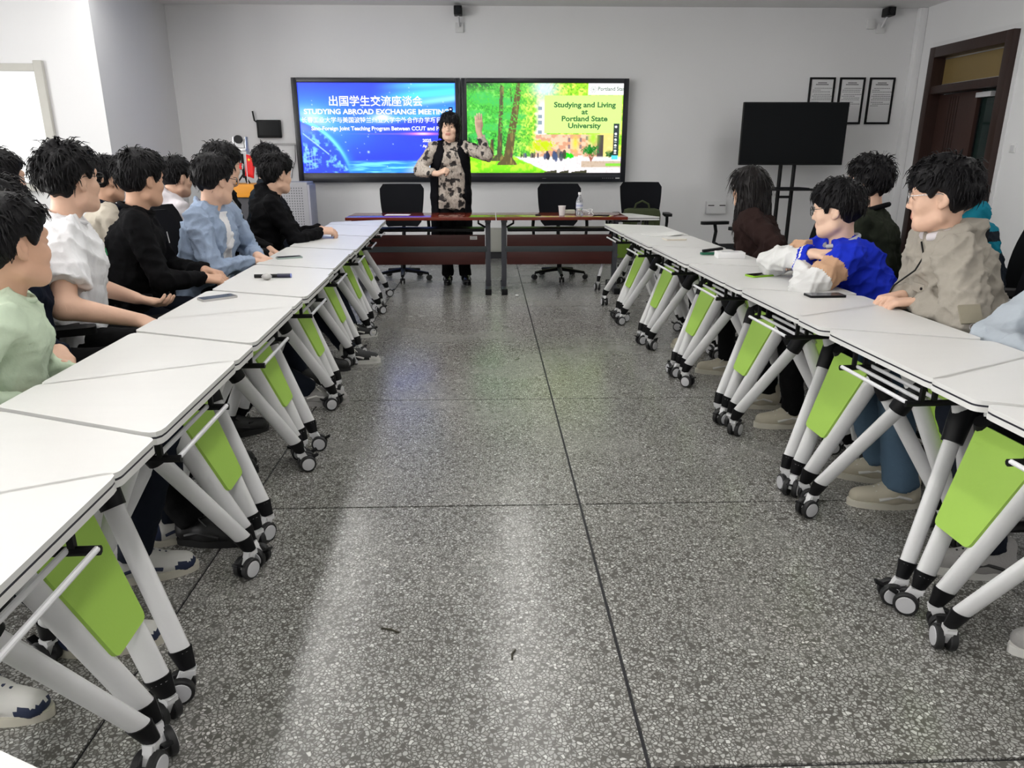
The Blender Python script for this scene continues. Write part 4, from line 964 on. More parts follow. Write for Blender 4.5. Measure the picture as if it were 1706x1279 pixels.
def person(label,head,phi,hdir,lean=8,side=0,hpitch=0,hroll=0,wl=None,wr=None,hl=None,hr=None,pl=(-.6,-.5,-.6),pr=(.6,-.5,-.6),
           fl=None,fr=None,s=1.06,bulk=1.0,top=None,trs=None,shoes=None,hair=None,glass=None,sk=0,seed=0,stand=False,hipz=.555,shw=1.0,near=False,group='students seated along the tables'):
    zh=head[2]; nbz=zh-.140*s; a=R(phi-90); Rz=rotz(a)
    if stand: hipz=.90*s
    dz=nbz-hipz; nb=V3(dz*math.tan(R(side)),dz*math.tan(R(lean)),nbz); hc=nb+V3(0,.030,.140)*s; hip=V3(0,0,hipz)
    root=np.array([head[0],head[1],0])-Rz@V3(hc[0],hc[1],0)
    P=thing('person',label,'person',tuple(root),a,group)
    loc=lambda w: Rz.T@(np.array(w,float)-root)
    dirl=lambda d: Rz.T@np.array(d,float)
    Rh=rotz(R(hdir-phi))@rotx(R(-hpitch))@roty(R(hroll))
    waist=hip+(nb-hip)*.36+V3(0,-.012,0); chest=hip+(nb-hip)*.70+V3(0,.0,0)
    sh={e:nb+V3(e*.168*s*shw,-.004,-.050*s) for e in(-1,1)}
    tgt={}
    for e,w,dflt in((-1,wl,V3(-.16,.36,.66)),(1,wr,V3(.16,.36,.66))): tgt[e]=loc(w) if w is not None else (dflt if not stand else V3(e*.26,.02,.80*s))
    el={};wr_={}
    for e,pp in((-1,pl),(1,pr)): el[e],wr_[e]=ik(sh[e],tgt[e],.285*s,.245*s,pp)
    top=top or {}; b=bulk
    # ---- body: head, neck, trunk, arms and hands in one surface
    S=Sdf()
    for e in(-1,1):
        S.rc(hip+V3(e*.07*b,0,0),waist+V3(e*.06*b,0,0),.085*b,.080*b,.04); S.rc(waist+V3(e*.06*b,0,0),chest+V3(e*.060*b,0,0),.080*b,.085*b,.04)
        S.rc(chest+V3(e*.060*b,0,0),sh[e]*.5+nb*.5+V3(0,0,-.06),.085*b,.040,.04); ua=.046 if top.get('sleeve')=='short' else .032
        S.rc(nb+V3(0,-.005,-.05),sh[e]+V3(-e*.01,0,-.012),.036,.030,.03); S.rc(sh[e]+V3(-e*.01,0,-.012),el[e],ua*.85*s,(ua-.002)*s,.02); S.rc(el[e],wr_[e],.041*s*min(b,1.1),.026*s,.02)
    S.rc(nb+V3(0,-.012,-.03),hc+Rh@V3(0,-.018,-.05)*s,.054*s,.052*s,.03)
    head_prims(S,hc,Rh,s)
    fines=[(hc,.130*s,.0045 if near else .0068)]
    for e,h in((-1,hl),(1,hr)):
        h=h or {}; d=dirl(h['d']) if 'd' in h else nz(wr_[e]-el[e])+V3(0,.0,-.1); n=dirl(h['n']) if 'n' in h else V3(e*.35,0,1)
        hand_prims(S,wr_[e],d,n,e>0,s,h.get('curl',(22,28,18)),h.get('thumb',.3),h.get('spread',.08)); 
        if not h.get('hidden'): fines.append((wr_[e]+nz(np.array(d))*.08*s,.082*s,.0050 if (near or (hl and hr)) else .0075))
    V,F=S.mesh(.0125,fines,.02); V=relax(V,F,1,.35)
    fc=V[F].mean(1); q=(fc-hc)@Rh/s; mi=((np.abs(q[:,0])<.024)&(q[:,1]>.08)&(q[:,2]<-.052)&(q[:,2]>-.0765)).astype(int)
    body=link(to_mesh('body',V,F,[skin(sk),M_lip],mi),'body',P)
    M4=Matrix([[*(Rh[i]*s),hc[i]] for i in range(3)]+[[0,0,0,1]])
    def hl_(o): o.matrix_local=M4; return o
    for e in(-1,1):
        f=MB().ball((e*.032,.0772,.005),.0124,12,8); f.ball((e*.032,.0862,.0045),(.0072,.0056,.0062),10,6,1); hl_(link(f.mesh('eye',[M_eye,M_iris]),'eye',body))
        f=MB().tube([(e*.014,.094,.026),(e*.030,.093,.031),(e*.050,.080,.026)],.003,6,rad=[.0035,.0036,.0015]); hl_(link(f.mesh('eyebrow',M_brow),'eyebrow',body))
    # ---- top garment
    sl=top.get('sleeve','long'); lo=top.get('loose',1.0); g=.018+top.get('pad',0)
    S=Sdf()
    for e in(-1,1):
        S.rc(hip+V3(e*.078*b,0,-.02 if not stand else -.06),waist+V3(e*.066*b,.004,0),.108*b+g,.104*b+g,.05); S.rc(waist+V3(e*.066*b,.004,0),chest+V3(e*.068*b,0,0),.104*b+g,.106*b+g,.05)
        S.rc(chest+V3(e*.068*b,0,0),sh[e]*.6+nb*.4+V3(0,0,-.05),.105*b+g,.062+g*.5,.05)
        S.rc(nb+V3(0,-.012,-.022),sh[e],.050+g*.4,.045+g*.6,.04)
        if sl!='none':
            if sl=='short':
                m=sh[e]+(el[e]-sh[e])*.72; S.rc(sh[e],m,.052*s*lo+g*.4,.062*s*lo*b,.03,cut=True)
            else:
                w=el[e]+(wr_[e]-el[e])*top.get('cuff',1.02); S.rc(sh[e],el[e],.050*s*lo+g*.5,.044*s*lo+g*.4,.010); S.rc(el[e],w,.044*s*lo+g*.4,.031*s*lo+g*.25,.010,cut=True)
    if top.get('hood'):
        hz=top['hood']; 
        for k in range(9):
            a0=math.pi*(-.15+1.3*k/9); a1=math.pi*(-.15+1.3*(k+1)/9); r=top.get('hood_r',.082)
            f=lambda a_: nb+V3(r*math.cos(a_)*1.05,-.005-r*math.sin(a_)*.95,.012+top.get('hood_up',.030)*math.sin(a_)*hz)
            S.rc(f(a0),f(a1),.026+.018*math.sin(a0)*hz,.026+.018*math.sin(a1)*hz,.02)
        S.rc(nb+V3(-.05,-.115,-.05*hz),nb+V3(.05,-.115,-.05*hz),.045*hz,.045*hz,.04)
    if top.get('collar'):
        for k in range(12):
            a0=2*math.pi*k/12; a1=2*math.pi*(k+1)/12; r=.068*s
            if abs(((a0+a1)/2-math.pi/2))<.35: continue
            f=lambda a_: nb+V3(r*math.cos(a_),-.012+r*math.sin(a_)*1.0,.018-.018*math.sin(a_))
            S.rc(f(a0),f(a1),.016,.016,.012)
            if top['collar']>1: f2=lambda a_: nb+V3(r*1.25*math.cos(a_),-.012+r*1.22*math.sin(a_),-.012-.018*math.sin(a_)); S.rc(f2(a0),f2(a1),.015,.015,.016)
    V,F=S.mesh(top.get('res',.0105 if near else .013)); V=relax(V,F,1,.4); V=folds(V,F,top.get('fold',.006)*1.7,seed+5)
    mi=None
    if 'zones' in top:
        fc=V[F].mean(1); mi=top['zones'](fc,dict(sh=sh,el=el,wr=wr_,nb=nb,hip=hip,waist=waist,chest=chest))
    T=link(to_mesh(top.get('name','top'),V,F,top['mats'],mi),top.get('name','top'),P)
    for ex in top.get('extras',[]): ex(T,dict(sh=sh,el=el,wr=wr_,nb=nb,hip=hip,waist=waist,chest=chest,g=g,b=b,s=s,P=P,hc=hc,V=V,F=F))
    # ---- legs
    S=Sdf(); L=.43*s
    ank={}
    for e,ft in((-1,fl),(1,fr)):
        hj=hip+V3(e*.088*b,.02,-.01)
        if stand: ank[e]=V3(e*.085,.0,.10) if ft is None else np.append(loc((*ft,0))[:2],.10); kn=(hj+ank[e])/2+V3(0,.015,.0)
        else:
            f=loc((*ft,0)) if ft is not None else V3(e*.14,.44,0); ank[e]=V3(f[0],f[1],.105); kn,_=ik(hj,ank[e],L,.43*s,(e*.25,.6,1.0))
        S.rc(hip+V3(e*.05,0,-.005),hj,.105*b,.10*b,.05); S.rc(hj,kn,.088*b,.066,.04); S.rc(kn,ank[e]+V3(0,0,-.025),.064,top.get('hem',.056),.03,cut=True)
    V,F=S.mesh(.018); V=relax(V,F,1,.4); V=folds(V,F,.005,seed+9,.8)
    link(to_mesh('trousers',V,F,[trs]),'trousers',P)
    for e in(-1,1):
        d=(-.12 if e>0 else .12); shoe(P,(ank[e][0],ank[e][1]+.02,0),d,*shoes)
    # ---- hair, glasses
    hv,hf=hair_mesh(hair,seed+1,1.0); hl_(link(to_mesh('hair',hv,hf,[hair.get('mat',M_hair)]),'hair',P))
    if glass:
        o=hl_(link(GF.mesh('glasses',glass,60),'glasses',P)); link(GL.mesh('lens',MATS['lens_clear'],0),'lens',o)
    return P
mat('lens_clear',(1,1,1),.02,trans=1.0,ior=1.02,spec=.3)
SHORT=dict(th=.013,fringe=.0,messy=.004,locks=650,wild=.9)
MESSY=dict(th=.018,fringe=.016,messy=.008,locks=950,wild=1.15,lift=1.0,len=1.0)
BOWL=dict(th=.017,fringe=.022,messy=.004,locks=750,wild=.8,line=([-.14,-.09,-.048,-.030,-.014,.012,.022,.032,.042,.056,.075,.14],[-.080,-.085,-.074,-.030,.014,.016,-.004,-.012,.0,.030,.045,.045]))
# ------------------------------------------------------------------ clothing materials
def cloth(n,c,rough=.85,b=.45,bs=26,**k): return mat(n,c,rough,spec=.12,bump=b,bscale=bs,var=k.pop('var',.08),vscale=k.pop('vscale',7),**k)
C_green=cloth('pale_green_shirt',s2l(196,212,188)); C_navy=cloth('navy_jacket',(.007,.010,.020)); C_white=cloth('white_tshirt',(.80,.80,.82)); C_black=cloth('black_sweater',(.005,.005,.006))
C_denim=cloth('light_denim',s2l(150,166,190),var=.14,vscale=14,bs=30); C_beige=cloth('beige_jacket',s2l(158,152,142),var=.05); C_cream=cloth('cream_jacket',s2l(190,182,168)); C_pale=cloth('pale_hoodie',s2l(205,200,204))
C_blue=cloth('royal_blue_wool',s2l(30,50,190)); C_sleeve=cloth('white_leather_sleeve',(.70,.70,.69),.45,.08,60); C_tan=cloth('tan_suede',s2l(196,158,128)); C_brown=cloth('dark_brown_coat',s2l(44,31,29)); C_teal=cloth('teal_hood',s2l(20,110,130)); C_dark=cloth('charcoal_navy',(.009,.013,.019))
C_jean=cloth('blue_jeans',s2l(82,104,124),var=.2,vscale=10,bs=30); C_djean=cloth('dark_jeans',(.011,.014,.022)); C_trk=cloth('black_trousers',(.005,.005,.0055)); C_olv=cloth('dark_olive_top',(.02,.024,.016)); C_grey=cloth('light_grey_blue_denim',s2l(168,176,184),var=.12,vscale=12)
X_wht=mat('shoe_white',(.66,.65,.62),.55); X_blk=mat('shoe_black',(.012,.012,.013),.5); X_nav=mat('shoe_navy',(.02,.03,.07),.6); X_sole=mat('sole_cream',(.62,.59,.50),.6); X_gry=mat('shoe_grey_mesh',(.34,.33,.32),.7,bump=.3,bscale=200); X_pnk=mat('shoe_pink_grey',(.50,.26,.24),.7,var=.35,vscale=25); X_bei=mat('shoe_beige',(.50,.46,.36),.6); X_pat=mat('shoe_patent_black',(.008,.008,.010),.2)
def print_blouse():
    m=bpy.data.materials.new('floral_print_blouse'); m.use_nodes=True; nt=m.node_tree; b=nt.nodes['Principled BSDF']; N=nt.nodes.new; L=nt.links.new
    tc=N('ShaderNodeTexCoord'); v=N('ShaderNodeTexVoronoi'); v.inputs['Scale'].default_value=14; dn=N('ShaderNodeTexNoise'); dn.inputs['Scale'].default_value=16; dn.inputs['Detail'].default_value=3; L(tc.outputs['Object'],dn.inputs['Vector']); dm=N('ShaderNodeMix'); dm.data_type='VECTOR'; dm.inputs[0].default_value=.10; L(tc.outputs['Object'],dm.inputs[4]); L(dn.outputs['Color'],dm.inputs[5]); L(dm.outputs[1],v.inputs['Vector'])
    n=N('ShaderNodeTexNoise'); n.inputs['Scale'].default_value=70; L(tc.outputs['Object'],n.inputs['Vector'])
    a=N('ShaderNodeMath'); a.operation='MULTIPLY_ADD'; a.inputs[1].default_value=.22; L(n.outputs['Fac'],a.inputs[0]); L(v.outputs['Distance'],a.inputs[2])
    r=N('ShaderNodeValToRGB'); r.color_ramp.interpolation='LINEAR'; e=r.color_ramp.elements; e[0].position=.49; e[0].color=(.022,.018,.018,1); e[1].position=.60; e[1].color=(.52,.46,.40,1); L(a.outputs[0],r.inputs[0])
    w=N('ShaderNodeTexWave'); w.inputs['Scale'].default_value=9; w.inputs['Distortion'].default_value=9; w.inputs['Detail Scale'].default_value=3; L(tc.outputs['Object'],w.inputs['Vector'])
    r2=N('ShaderNodeValToRGB'); r2.color_ramp.elements[0].position=.10; r2.color_ramp.elements[0].color=(.12,.10,.09,1); r2.color_ramp.elements[1].position=.22; L(w.outputs['Fac'],r2.inputs[0])
    mx=N('ShaderNodeMix'); mx.data_type='RGBA'; mx.blend_type='MULTIPLY'; mx.inputs[0].default_value=.35; L(r.outputs[0],mx.inputs[6]); L(r2.outputs[0],mx.inputs[7]); L(mx.outputs[2],b.inputs['Base Color']); b.inputs['Roughness'].default_value=.7
    return m
C_print=print_blouse()
# ------------------------------------------------------------------ garment details
def segt(fc,a,b):
    ab=b-a; t=np.clip((fc-a)@ab/(ab@ab),0,1); return t,np.linalg.norm(fc-a-t[:,None]*ab,axis=1)
def ring(m,name='collar',r=.070,h=.012,n=22,gap=.0,dz=.0):
    def f(T,c):
        P=[]; a0=gap
        for k in range(n+1):
            a=math.pi/2+a0+(2*math.pi-2*a0)*k/n; P.append(tuple(c['nb']+V3(r*math.cos(a)*c['s'],-.008+r*math.sin(a)*c['s'],.010-.028*math.sin(a)+dz)))
        link(MB().tube(P,h,8).mesh(name,m,60),name,T)
    return f
def surf(c,p,d):
    V,F=c['V'],c['F']; N=vnorm(V,F); q=V-p; t=q@d; perp=np.linalg.norm(q-t[:,None]*d,axis=1); ok=(perp<.03)&(N@d>.1); i=np.nonzero(ok)[0]
    if len(i)==0: return p+d*.15,d
    j=i[np.argmax(t[i])]; return V[j],N[j]
def chest_mark(m,x=-.07,dz=.0,shape='zig',name='chest_print',size=.02,d=(0,1,0)):
    def f(T,c):
        p,n=surf(c,c['chest']+V3(x,0,dz),np.array(d,float)); up=V3(0,0,1); ri=nz(np.cross(up,n)); up=np.cross(n,ri); p=p+n*.006
        if shape=='zig': pts=[p+ri*a*size+up*b*size for a,b in((-1,-.8),(-.9,.8),(.1,-.4),(.6,.9),(.9,-.9))]
        else: pts=[p+up*b*size for b in(-1,0,1)]
        link(MB().tube([tuple(q) for q in pts],.0026,5).mesh(name,m,60),name,T)
    return f
def zipline(m,name='zip'):
    def f(T,c):
        pts=[]
        for t in np.linspace(.05,.92,9):
            q=c['hip']+(c['nb']-c['hip'])*t; p,n=surf(c,q,V3(0,1,0)); pts.append(tuple(p+n*.004))
        link(MB().tube(pts,.004,6).mesh(name,m,60),name,T)
    return f
def cords(m):
    def f(T,c):
        for e in(-1,1):
            pts=[tuple(c['nb']+V3(e*.03,.075,.0))]
            for dz in(-.05,-.10,-.15): p,n=surf(c,c['nb']+V3(e*.035,0,dz),V3(0,1,0)); pts.append(tuple(p+n*.006))
            link(MB().tube(pts,.0035,6).mesh('drawcord',m,60),'drawcord',T)
    return f
def sleeve_patch(e,m,m2):
    def f(T,c):
        q=c['sh'][e]+(c['el'][e]-c['sh'][e])*.72; d=nz(V3(e*1.0,-.05,.05)); p,n=surf(c,q,d); ax=nz(c['el'][e]-c['sh'][e]); r=nz(np.cross(ax,n)); n=np.cross(r,ax); p=p+n*.004
        Mx=Matrix([[r[i],ax[i],n[i]] for i in range(3)]); k=MB().box(tuple(p),(.075,.075,.012),rot=Mx,ch=.004).build('arm_pocket',m,T)
        pr=p+ax*.055+n*.004; link(MB().tube([tuple(pr+r*.013*math.cos(a)+ax*.015*math.sin(a)) for a in np.linspace(0,6.28,12)[:-1]],.0025,6,closed=True).mesh('d_ring',m2,60),'d_ring',k)
    return f
def front_pocket(m,x,dz):
    def f(T,c):
        p,n=surf(c,c['chest']+V3(x,0,dz),V3(0,1,0)); r=nz(np.cross(V3(0,0,1),n)); u=np.cross(n,r); Mx=Matrix([[r[i],n[i],u[i]] for i in range(3)])
        k=MB().box(tuple(p+n*.003),(.09,.010,.035),rot=Mx,ch=.003).build('pocket_flap',m,T); MB().cyl(tuple(p+n*.008+r*.03),tuple(p+n*.012+r*.03),.006,n=10).build('snap',M_black,k)
    return f
def z_open(col2=1,w=.055):
    def z(fc,c):
        t,_=segt(fc,c['hip'],c['nb']); ax=c['hip']+t[:,None]*(c['nb']-c['hip']); r=fc-ax; return ((np.abs(r[:,0])<w*(.6+.5*(1-t)))&(r[:,1]>.05)&(r[:,1]<.19*1.0)&(t<.97)).astype(int)*col2
    return z
def z_varsity(fc,c):
    mi=np.zeros(len(fc),int)
    for e in(-1,1):
        t,d=segt(fc,c['sh'][e],c['el'][e]); t2,d2=segt(fc,c['el'][e],c['wr'][e]); arm=((d<.095)&(t>.30))|(d2<.085)
        mi[arm&(d<=d2+.02)&(t<.62)]=2; mi[arm&~((d<=d2+.02)&(t<.62))]=1
        cf=(d2<.07)&(t2>.78)&(d2<d); mi[cf]=0; mi[cf&(t2>.83)&(t2<.87)]=1
    return mi
def seat(P,label,back=.02,phi=None):
    a=P.rotation_euler.z; f=(-math.sin(a),math.cos(a)); 
    return chair(P.location.x-f[0]*back,P.location.y-f[1]*back,math.degrees(a)+90 if phi is None else phi,label)
LAP=dict(n=(0,0,1),curl=(28,35,25),thumb=.5)
G_blk=mat('glasses_black',(.01,.01,.012),.3); G_slv=mat('glasses_silver',(.5,.5,.5),.25,metal=.9)
sA=(X_wht,X_sole,X_nav,X_nav); sB=(X_blk,X_blk,X_blk); sC=(X_blk,X_wht,X_wht,X_wht); sD=(X_gry,X_gry,X_wht); sE=(X_bei,X_sole,X_wht); sF=(X_pnk,X_sole,X_gry); sG=(X_gry,X_wht,X_blk)
# ------------------------------------------------------------------ left side, front row
p=person('seated person in dark clothes nearest the camera in left row, mostly out of frame',(-1.72,1.48,1.14),5,60,wl=(-1.42,1.62,.66),wr=(-1.42,1.40,.66),fl=(-1.14,1.80),fr=(-1.30,1.55),top=dict(mats=[C_navy],name='jacket'),trs=C_djean,shoes=sA,hair=SHORT,seed=11); seat(p,'black office chair under the person nearest camera in left row')
p=person('student in pale green shirt at left frame edge, seen from behind',(-1.42,2.24,1.09),28,60,lean=14,hpitch=0,wl=(-1.30,2.50,.60),wr=(-1.34,2.02,.66),fl=(-1.16,2.42),fr=(-1.18,2.16),hr=dict(n=(0,0,1),curl=(15,20,12)),top=dict(mats=[C_green],name='shirt',loose=1.05,fold=.005,extras=[ring(C_green,r=.072,h=.010)]),trs=C_djean,shoes=sA,hair=dict(SHORT,th=.016,messy=.006),seed=21,near=True,sk=1); seat(p,'black office chair under pale green shirt student')
p=person('student in navy jacket with hands in lap, half hidden at left edge',(-1.72,2.68,1.13),5,55,lean=4,wl=(-1.56,2.62,.665),wr=(-1.57,2.51,.645),pl=(-.5,-.6,-.5),pr=(.8,-.4,-.5),hl=dict(d=(.5,-.75,-.1),n=(.3,0,1),curl=(35,40,30),thumb=.6),hr=dict(d=(.95,.25,-.05),n=(-.1,.3,1),curl=(40,45,30),thumb=.6),fl=(-1.22,2.98),fr=(-1.06,2.40),top=dict(mats=[C_navy],name='jacket',loose=1.1),trs=C_trk,shoes=sB,hair=MESSY,seed=31,near=True); seat(p,'black office chair under navy jacket student')
p=person('student in white T-shirt and glasses, big build, in left row',(-1.745,3.23,1.24),25,66,lean=8,hpitch=-2,bulk=1.18,wl=(-1.66,3.46,.70),wr=(-1.42,2.97,.70),pl=(-.7,-.3,-.6),pr=(.5,-.8,-.4),hl=dict(d=(.75,.1,-.25),n=(-.1,-.35,-.9),curl=(22,30,22),thumb=.1),hr=dict(d=(.8,-.1,-.3),n=(.2,-.2,1),curl=(20,25,20)),fl=(-1.30,3.45),fr=(-1.25,3.05),s=1.10,shw=1.08,top=dict(mats=[C_white],name='t_shirt',sleeve='short',loose=1.22,fold=.007,extras=[ring(C_white,r=.070,h=.008),chest_mark(mat('print_green',(.03,.25,.10),.6),-.08,.02,'zig',size=.017)]),trs=C_trk,shoes=sB,hair=dict(MESSY,fringe=.0,th=.017),glass=G_blk,seed=41,near=True,sk=0); seat(p,'black office chair under white T-shirt student')
p=person('student in black sweater with clasped hands in left row',(-1.76,3.92,1.22),18,58,lean=10,hpitch=4,wl=(-1.56,4.08,.735),wr=(-1.52,3.93,.715),pl=(-.7,-.4,-.5),pr=(.8,-.4,-.5),hl=dict(d=(.85,-.35,-.1),n=(.2,.1,1),curl=(30,35,25),thumb=.5),hr=dict(d=(.95,.2,-.08),n=(-.1,-.35,1),curl=(28,38,25),thumb=.5),fl=(-1.22,4.15),fr=(-.99,3.93),top=dict(mats=[C_black],name='sweater',loose=1.12,fold=.005,extras=[ring(C_black,r=.072,h=.010),chest_mark(M_pap,-.09,.03,'bar',size=.03),]),trs=C_djean,shoes=sD,hair=dict(BOWL,th=.018,fringe=.01),seed=51,near=True,sk=1); seat(p,'black office chair under black sweater student')
p=person('student in light denim jacket over white shirt with glasses',(-1.57,4.42,1.20),-8,55,lean=12,hpitch=6,wl=(-1.40,4.52,.755),wr=(-1.40,4.38,.745),pl=(-.9,-.3,-.5),pr=(.9,-.3,-.5),hl=dict(d=(.8,-.45,-.2),n=(.2,.1,1),curl=(30,35,25),thumb=.5),hr=dict(d=(.85,.35,-.2),n=(-.1,-.2,1),curl=(30,38,25),thumb=.5),fl=(-1.10,4.62),fr=(-1.15,4.30),top=dict(mats=[C_denim,C_white],name='denim_jacket',loose=1.2,fold=.008,collar=2,zones=z_open(1,.06)),trs=C_djean,shoes=sB,hair=dict(BOWL,th=.017,fringe=.0),glass=G_blk,seed=61,near=True,sk=0); seat(p,'black office chair under denim jacket student')
p=person('student in black hoodie resting clasped hands on far left table',(-1.53,5.57,1.20),12,48,lean=14,hpitch=4,wl=(-1.27,5.72,.795),wr=(-1.25,5.58,.795),pl=(-.6,-.5,-.5),pr=(.8,-.4,-.5),hl=dict(d=(.85,-.35,.0),n=(.1,.4,1),curl=(30,38,25),thumb=.6),hr=dict(d=(.9,.35,.0),n=(-.1,-.5,1),curl=(35,40,28),thumb=.6),fl=(-1.05,5.5),fr=(-.93,4.78),top=dict(mats=[C_black],name='hoodie',loose=1.2,hood=1.15,fold=.007),trs=C_djean,shoes=sC,hair=dict(MESSY,fringe=.01),seed=71,sk=0); seat(p,'black office chair under black hoodie student')
# left side, back row
p=person('student with glasses at upper left edge, behind green shirt student',(-2.42,3.86,1.22),30,62,top=dict(mats=[C_dark],name='jacket'),trs=C_djean,shoes=sB,hair=SHORT,glass=G_slv,seed=81); seat(p,'black office chair in back row at left frame edge')
p=person('student in cream jacket with navy collar, behind white T-shirt student',(-2.36,4.79,1.19),30,52,hpitch=6,top=dict(mats=[C_cream],name='jacket',extras=[ring(C_navy,r=.078,h=.022)]),trs=C_djean,shoes=sB,hair=SHORT,seed=91,sk=1); seat(p,'black office chair under cream jacket student')
p=person('student in pale hoodie, behind black sweater student',(-2.22,5.50,1.18),35,58,hpitch=6,top=dict(mats=[C_pale],name='hoodie',hood=1.0),trs=C_djean,shoes=sB,hair=SHORT,seed=101); seat(p,'black office chair under pale hoodie student')
p=person('student in black zip jacket with glasses, behind denim jacket student',(-1.72,5.03,1.27),5,50,hpitch=4,wl=(-1.50,5.12,.72),wr=(-1.47,4.97,.70),pr=(.8,-.3,-.5),hr=dict(d=(.9,.1,-.3),n=(0,0,1)),top=dict(mats=[C_black,C_white],name='zip_jacket',zones=z_open(1,.02),extras=[zipline(M_steel)]),trs=C_trk,shoes=sB,hair=BOWL,glass=G_slv,seed=111); seat(p,'black office chair under black zip jacket student')
p=person('student with tousled hair half hidden behind black hoodie student',(-1.90,6.70,1.27),20,65,top=dict(mats=[C_dark],name='jacket'),trs=C_djean,shoes=sB,hair=dict(MESSY,th=.022),seed=121); seat(p,'black office chair under tousled hair student at far left')
# ------------------------------------------------------------------ right side
LONG=dict(th=.020,messy=.0015,locks=1100,len=2.6,wild=.25,lift=.15,fringe=.0,mat=M_hair2,crown=(0,-.02,.15),line=([-.14,.0,.03,.042,.055,.075,.14],[-.16,-.14,-.12,-.09,.02,.06,.06]),
  vol=[((-.068,-.02,.02),(-.085,.0,-.22),.030,.028),((.068,-.02,.02),(.085,.0,-.22),.030,.028),((-.045,-.075,.03),(-.060,-.105,-.40),.052,.046),((.045,-.075,.03),(.060,-.105,-.40),.052,.046),((0,-.085,.03),(0,-.12,-.44),.058,.05)])
p=person('long-haired student in dark brown coat in right row',(1.76,5.06,1.12),160,118,lean=16,hpitch=4,wl=(1.74,4.80,.62),wr=(1.70,5.10,.62),hl=dict(hidden=0,n=(0,0,1)),fl=(1.52,4.45),fr=(1.50,5.05),s=1.02,top=dict(mats=[C_brown],name='coat',loose=1.35,pad=.012,fold=.008),trs=C_trk,shoes=sE,hair=LONG,seed=131); seat(p,'black office chair under long-haired student',.08)
p=person('student in blue varsity jacket with crossed arms on table',(1.70,3.60,1.085),172,142,lean=30,hpitch=6,side=0,wl=(1.55,3.56,.835),wr=(1.58,3.55,.880),pl=(-1,.2,-.45),pr=(.7,.7,-.3),hl=dict(d=(-.15,.95,.05),n=(-.4,0,1),curl=(25,30,20),thumb=.4),hr=dict(d=(.35,-.9,.1),n=(-.4,.1,1),curl=(25,30,20),thumb=.4),fl=(1.56,3.50),fr=(1.53,3.80),top=dict(mats=[C_blue,C_sleeve,C_tan],name='varsity_jacket',loose=1.25,fold=.008,res=.0075,zones=z_varsity,extras=[ring(mat('collar_stripe',(.45,.46,.50),.8),r=.070,h=.011,gap=.3,dz=-.008),chest_mark(X_wht,.0,-.03,'bar',name='snap_row',size=.006)]),trs=C_trk,shoes=sE,hair=BOWL,glass=G_blk,seed=141,near=True,sk=2); seat(p,'black office chair under varsity jacket student',.05)
p=person('student in beige hooded jacket with silver glasses in right row',(1.83,2.99,1.18),165,148,lean=20,hpitch=4,wl=(1.76,2.88,.775),wr=(1.76,3.03,.775),pl=(-1,-.45,-.35),pr=(.8,-.3,-.6),hl=dict(d=(-.8,.4,-.1),n=(-.1,.1,1),curl=(25,30,20),thumb=.4),hr=dict(d=(-.85,-.3,-.1),n=(-.1,.1,1),curl=(28,32,24),thumb=.4),fl=(1.63,2.60),fr=(1.68,2.84),s=1.10,top=dict(mats=[C_beige],name='hooded_jacket',loose=1.35,pad=.012,hood=1.35,hood_r=.098,hood_up=.008,fold=.009,res=.009,cuff=1.12,hem=.07,extras=[sleeve_patch(-1,cloth('pocket_khaki',s2l(140,134,118)),M_steel),zipline(M_black),front_pocket(C_beige,-.07,-.06),ring(C_pale,'inner_hood',r=.074,h=.018,gap=.5,dz=.012)]),trs=C_jean,shoes=sE,hair=dict(MESSY,th=.022,fringe=.016),glass=G_slv,seed=151,near=True,sk=0); seat(p,'black office chair under beige jacket student')
p=person('dark-haired student seen from behind between varsity and beige jacket students',(2.12,4.16,1.19),140,122,lean=10,top=dict(mats=[C_olv],name='top',extras=[ring(C_black,r=.074,h=.014)]),trs=C_trk,shoes=sB,hair=dict(MESSY,th=.018,line=([-.14,-.09,-.05,-.03,.02,.026,.040,.056,.075,.14],[-.095,-.10,-.09,-.06,-.01,-.02,.005,.040,.050,.050])),seed=161); seat(p,'black office chair under student between varsity and beige jackets')
p=person('student in teal and navy hooded jacket at far right, head bowed',(2.54,4.0,1.15),165,160,lean=18,hpitch=14,top=dict(mats=[C_dark,C_teal],name='hooded_jacket',loose=1.25,pad=.01,hood=1.35,zones=lambda fc,c:((fc[:,2]>c['nb'][2]-.045)|((fc[:,0]<-.1)&(fc[:,2]>c['chest'][2]-.02)&(fc[:,2]<c['chest'][2]+.04))).astype(int)),trs=C_trk,shoes=sB,hair=SHORT,seed=171,sk=1); seat(p,'black office chair under teal hooded jacket student at far right')
p=person('student in light grey-blue denim, only one sleeve in view at right edge',(1.93,2.26,1.13),172,140,lean=8,wl=(1.76,2.02,.70),wr=(1.80,2.20,.70),pr=(.9,.5,-.2),fl=(1.66,1.70),fr=(1.66,2.10),top=dict(mats=[C_grey],name='denim_jacket',loose=1.3,hood=.9),trs=C_djean,shoes=sG,hair=SHORT,seed=181,near=True); seat(p,'black office chair under light denim student at right edge')
chair(2.38,7.3,190,'empty black office chair beyond long-haired student, mostly hidden behind her')
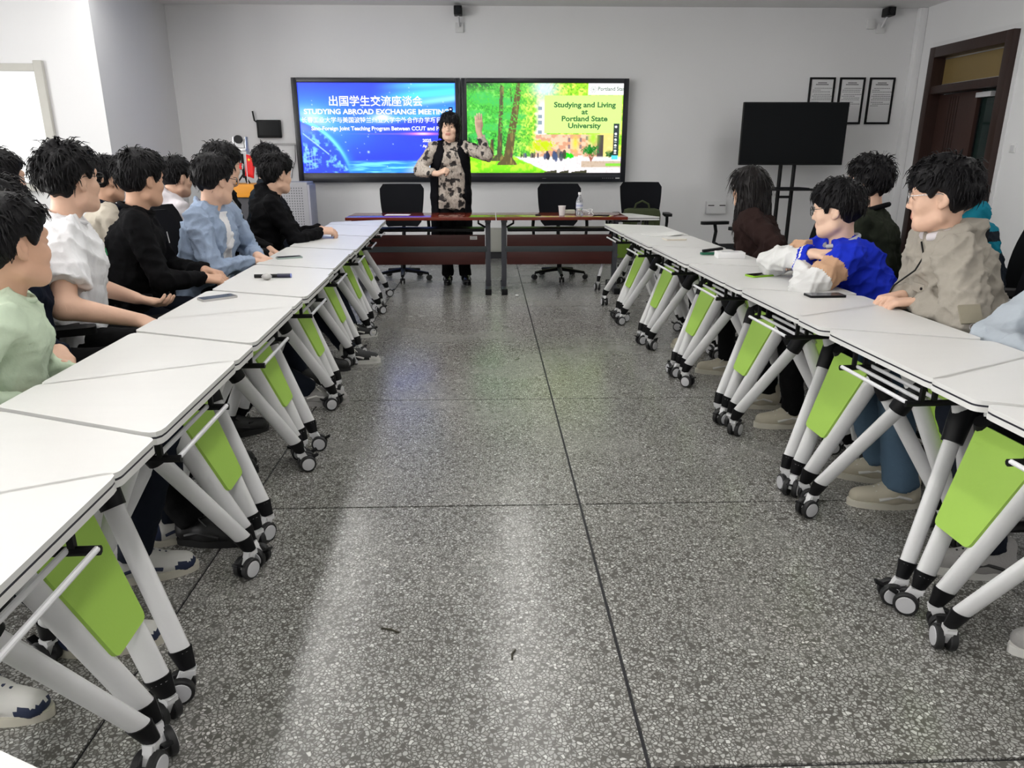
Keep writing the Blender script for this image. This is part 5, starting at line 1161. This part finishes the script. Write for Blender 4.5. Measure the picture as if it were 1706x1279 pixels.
# ------------------------------------------------------------------ presenter
def vest(T,c):
    S=Sdf(); hip,nb,ch,wa=c['hip'],c['nb'],c['chest'],c['waist']; g=.036
    for e in(-1,1):
        S.rc(V3(e*.10,-.01,.52),hip+V3(e*.085,-.01,0),.125,.125,.05); S.rc(hip+V3(e*.085,-.01,0),wa+V3(e*.066,-.004,0),.125,.104+g,.05); S.rc(wa+V3(e*.066,-.004,0),ch+V3(e*.068,-.006,0),.104+g,.10+g,.05)
        S.rc(ch+V3(e*.068,-.006,0),c['sh'][e]*.72+nb*.28+V3(0,-.004,-.02),.10+g,.062,.05); S.rc(nb+V3(e*.04,-.014,-.02),c['sh'][e]*.8+nb*.2,.058,.058,.03)
    S.fn(lambda X,Y,Z:.44-Z+0*X*Y,(-.5,-.5,.2),(.5,.5,1.7),.001,'x')
    S.fn(lambda X,Y,Z:np.maximum(np.abs(X+.0)-(.135-.075*np.clip((Z-1.14)/.22,0,1)),.02-Y)+0*Z,(-.16,.0,.2),(.16,.4,1.8),.02,'s')
    V,F=S.mesh(.014); V=folds(relax(V,F,1,.4),F,.004,77); link(to_mesh('long_vest',V,F,[cloth('black_vest',(.005,.005,.007))]),'long_vest',c['P'])
BOB=dict(th=.026,messy=.004,locks=600,len=1.3,wild=.6,lift=.5,fringe=.006,mat=M_hair,line=([-.14,.0,.035,.045,.058,.075,.14],[-.11,-.11,-.09,-.05,.03,.045,.045]),vol=[((-.076,-.01,.03),(-.082,.012,-.085),.026,.024),((.076,-.01,.03),(.082,.012,-.085),.026,.024),((-.04,-.07,.0),(-.05,-.065,-.09),.05,.04),((.04,-.07,.0),(.05,-.065,-.09),.05,.04)])
person('standing presenter in floral blouse and long black vest, one arm raised to the screen',(-.38,7.95,1.595),-84,-98,lean=0,hpitch=-2,hroll=-3,wl=(-.085,7.81,1.56),wr=(-.50,7.71,1.15),pl=(-.35,-.1,-1),pr=(.9,-.3,-.4),
 hl=dict(d=(.02,-.05,1),n=(.4,-.8,0),curl=(4,6,4),thumb=.1,spread=.02),hr=dict(d=(.75,-.3,.35),n=(-.2,-.6,.8),curl=(55,70,50),thumb=.7),fl=(-.25,7.98),fr=(-.44,7.98),s=1.03,bulk=.92,shw=.92,stand=True,
 top=dict(mats=[C_print],name='blouse',loose=1.18,cuff=.80,pad=.004,fold=.005,hem=.068,extras=[vest]),trs=C_trk,shoes=(X_pat,X_pat,X_pat),hair=BOB,seed=201,sk=2,near=True,group='presenter')
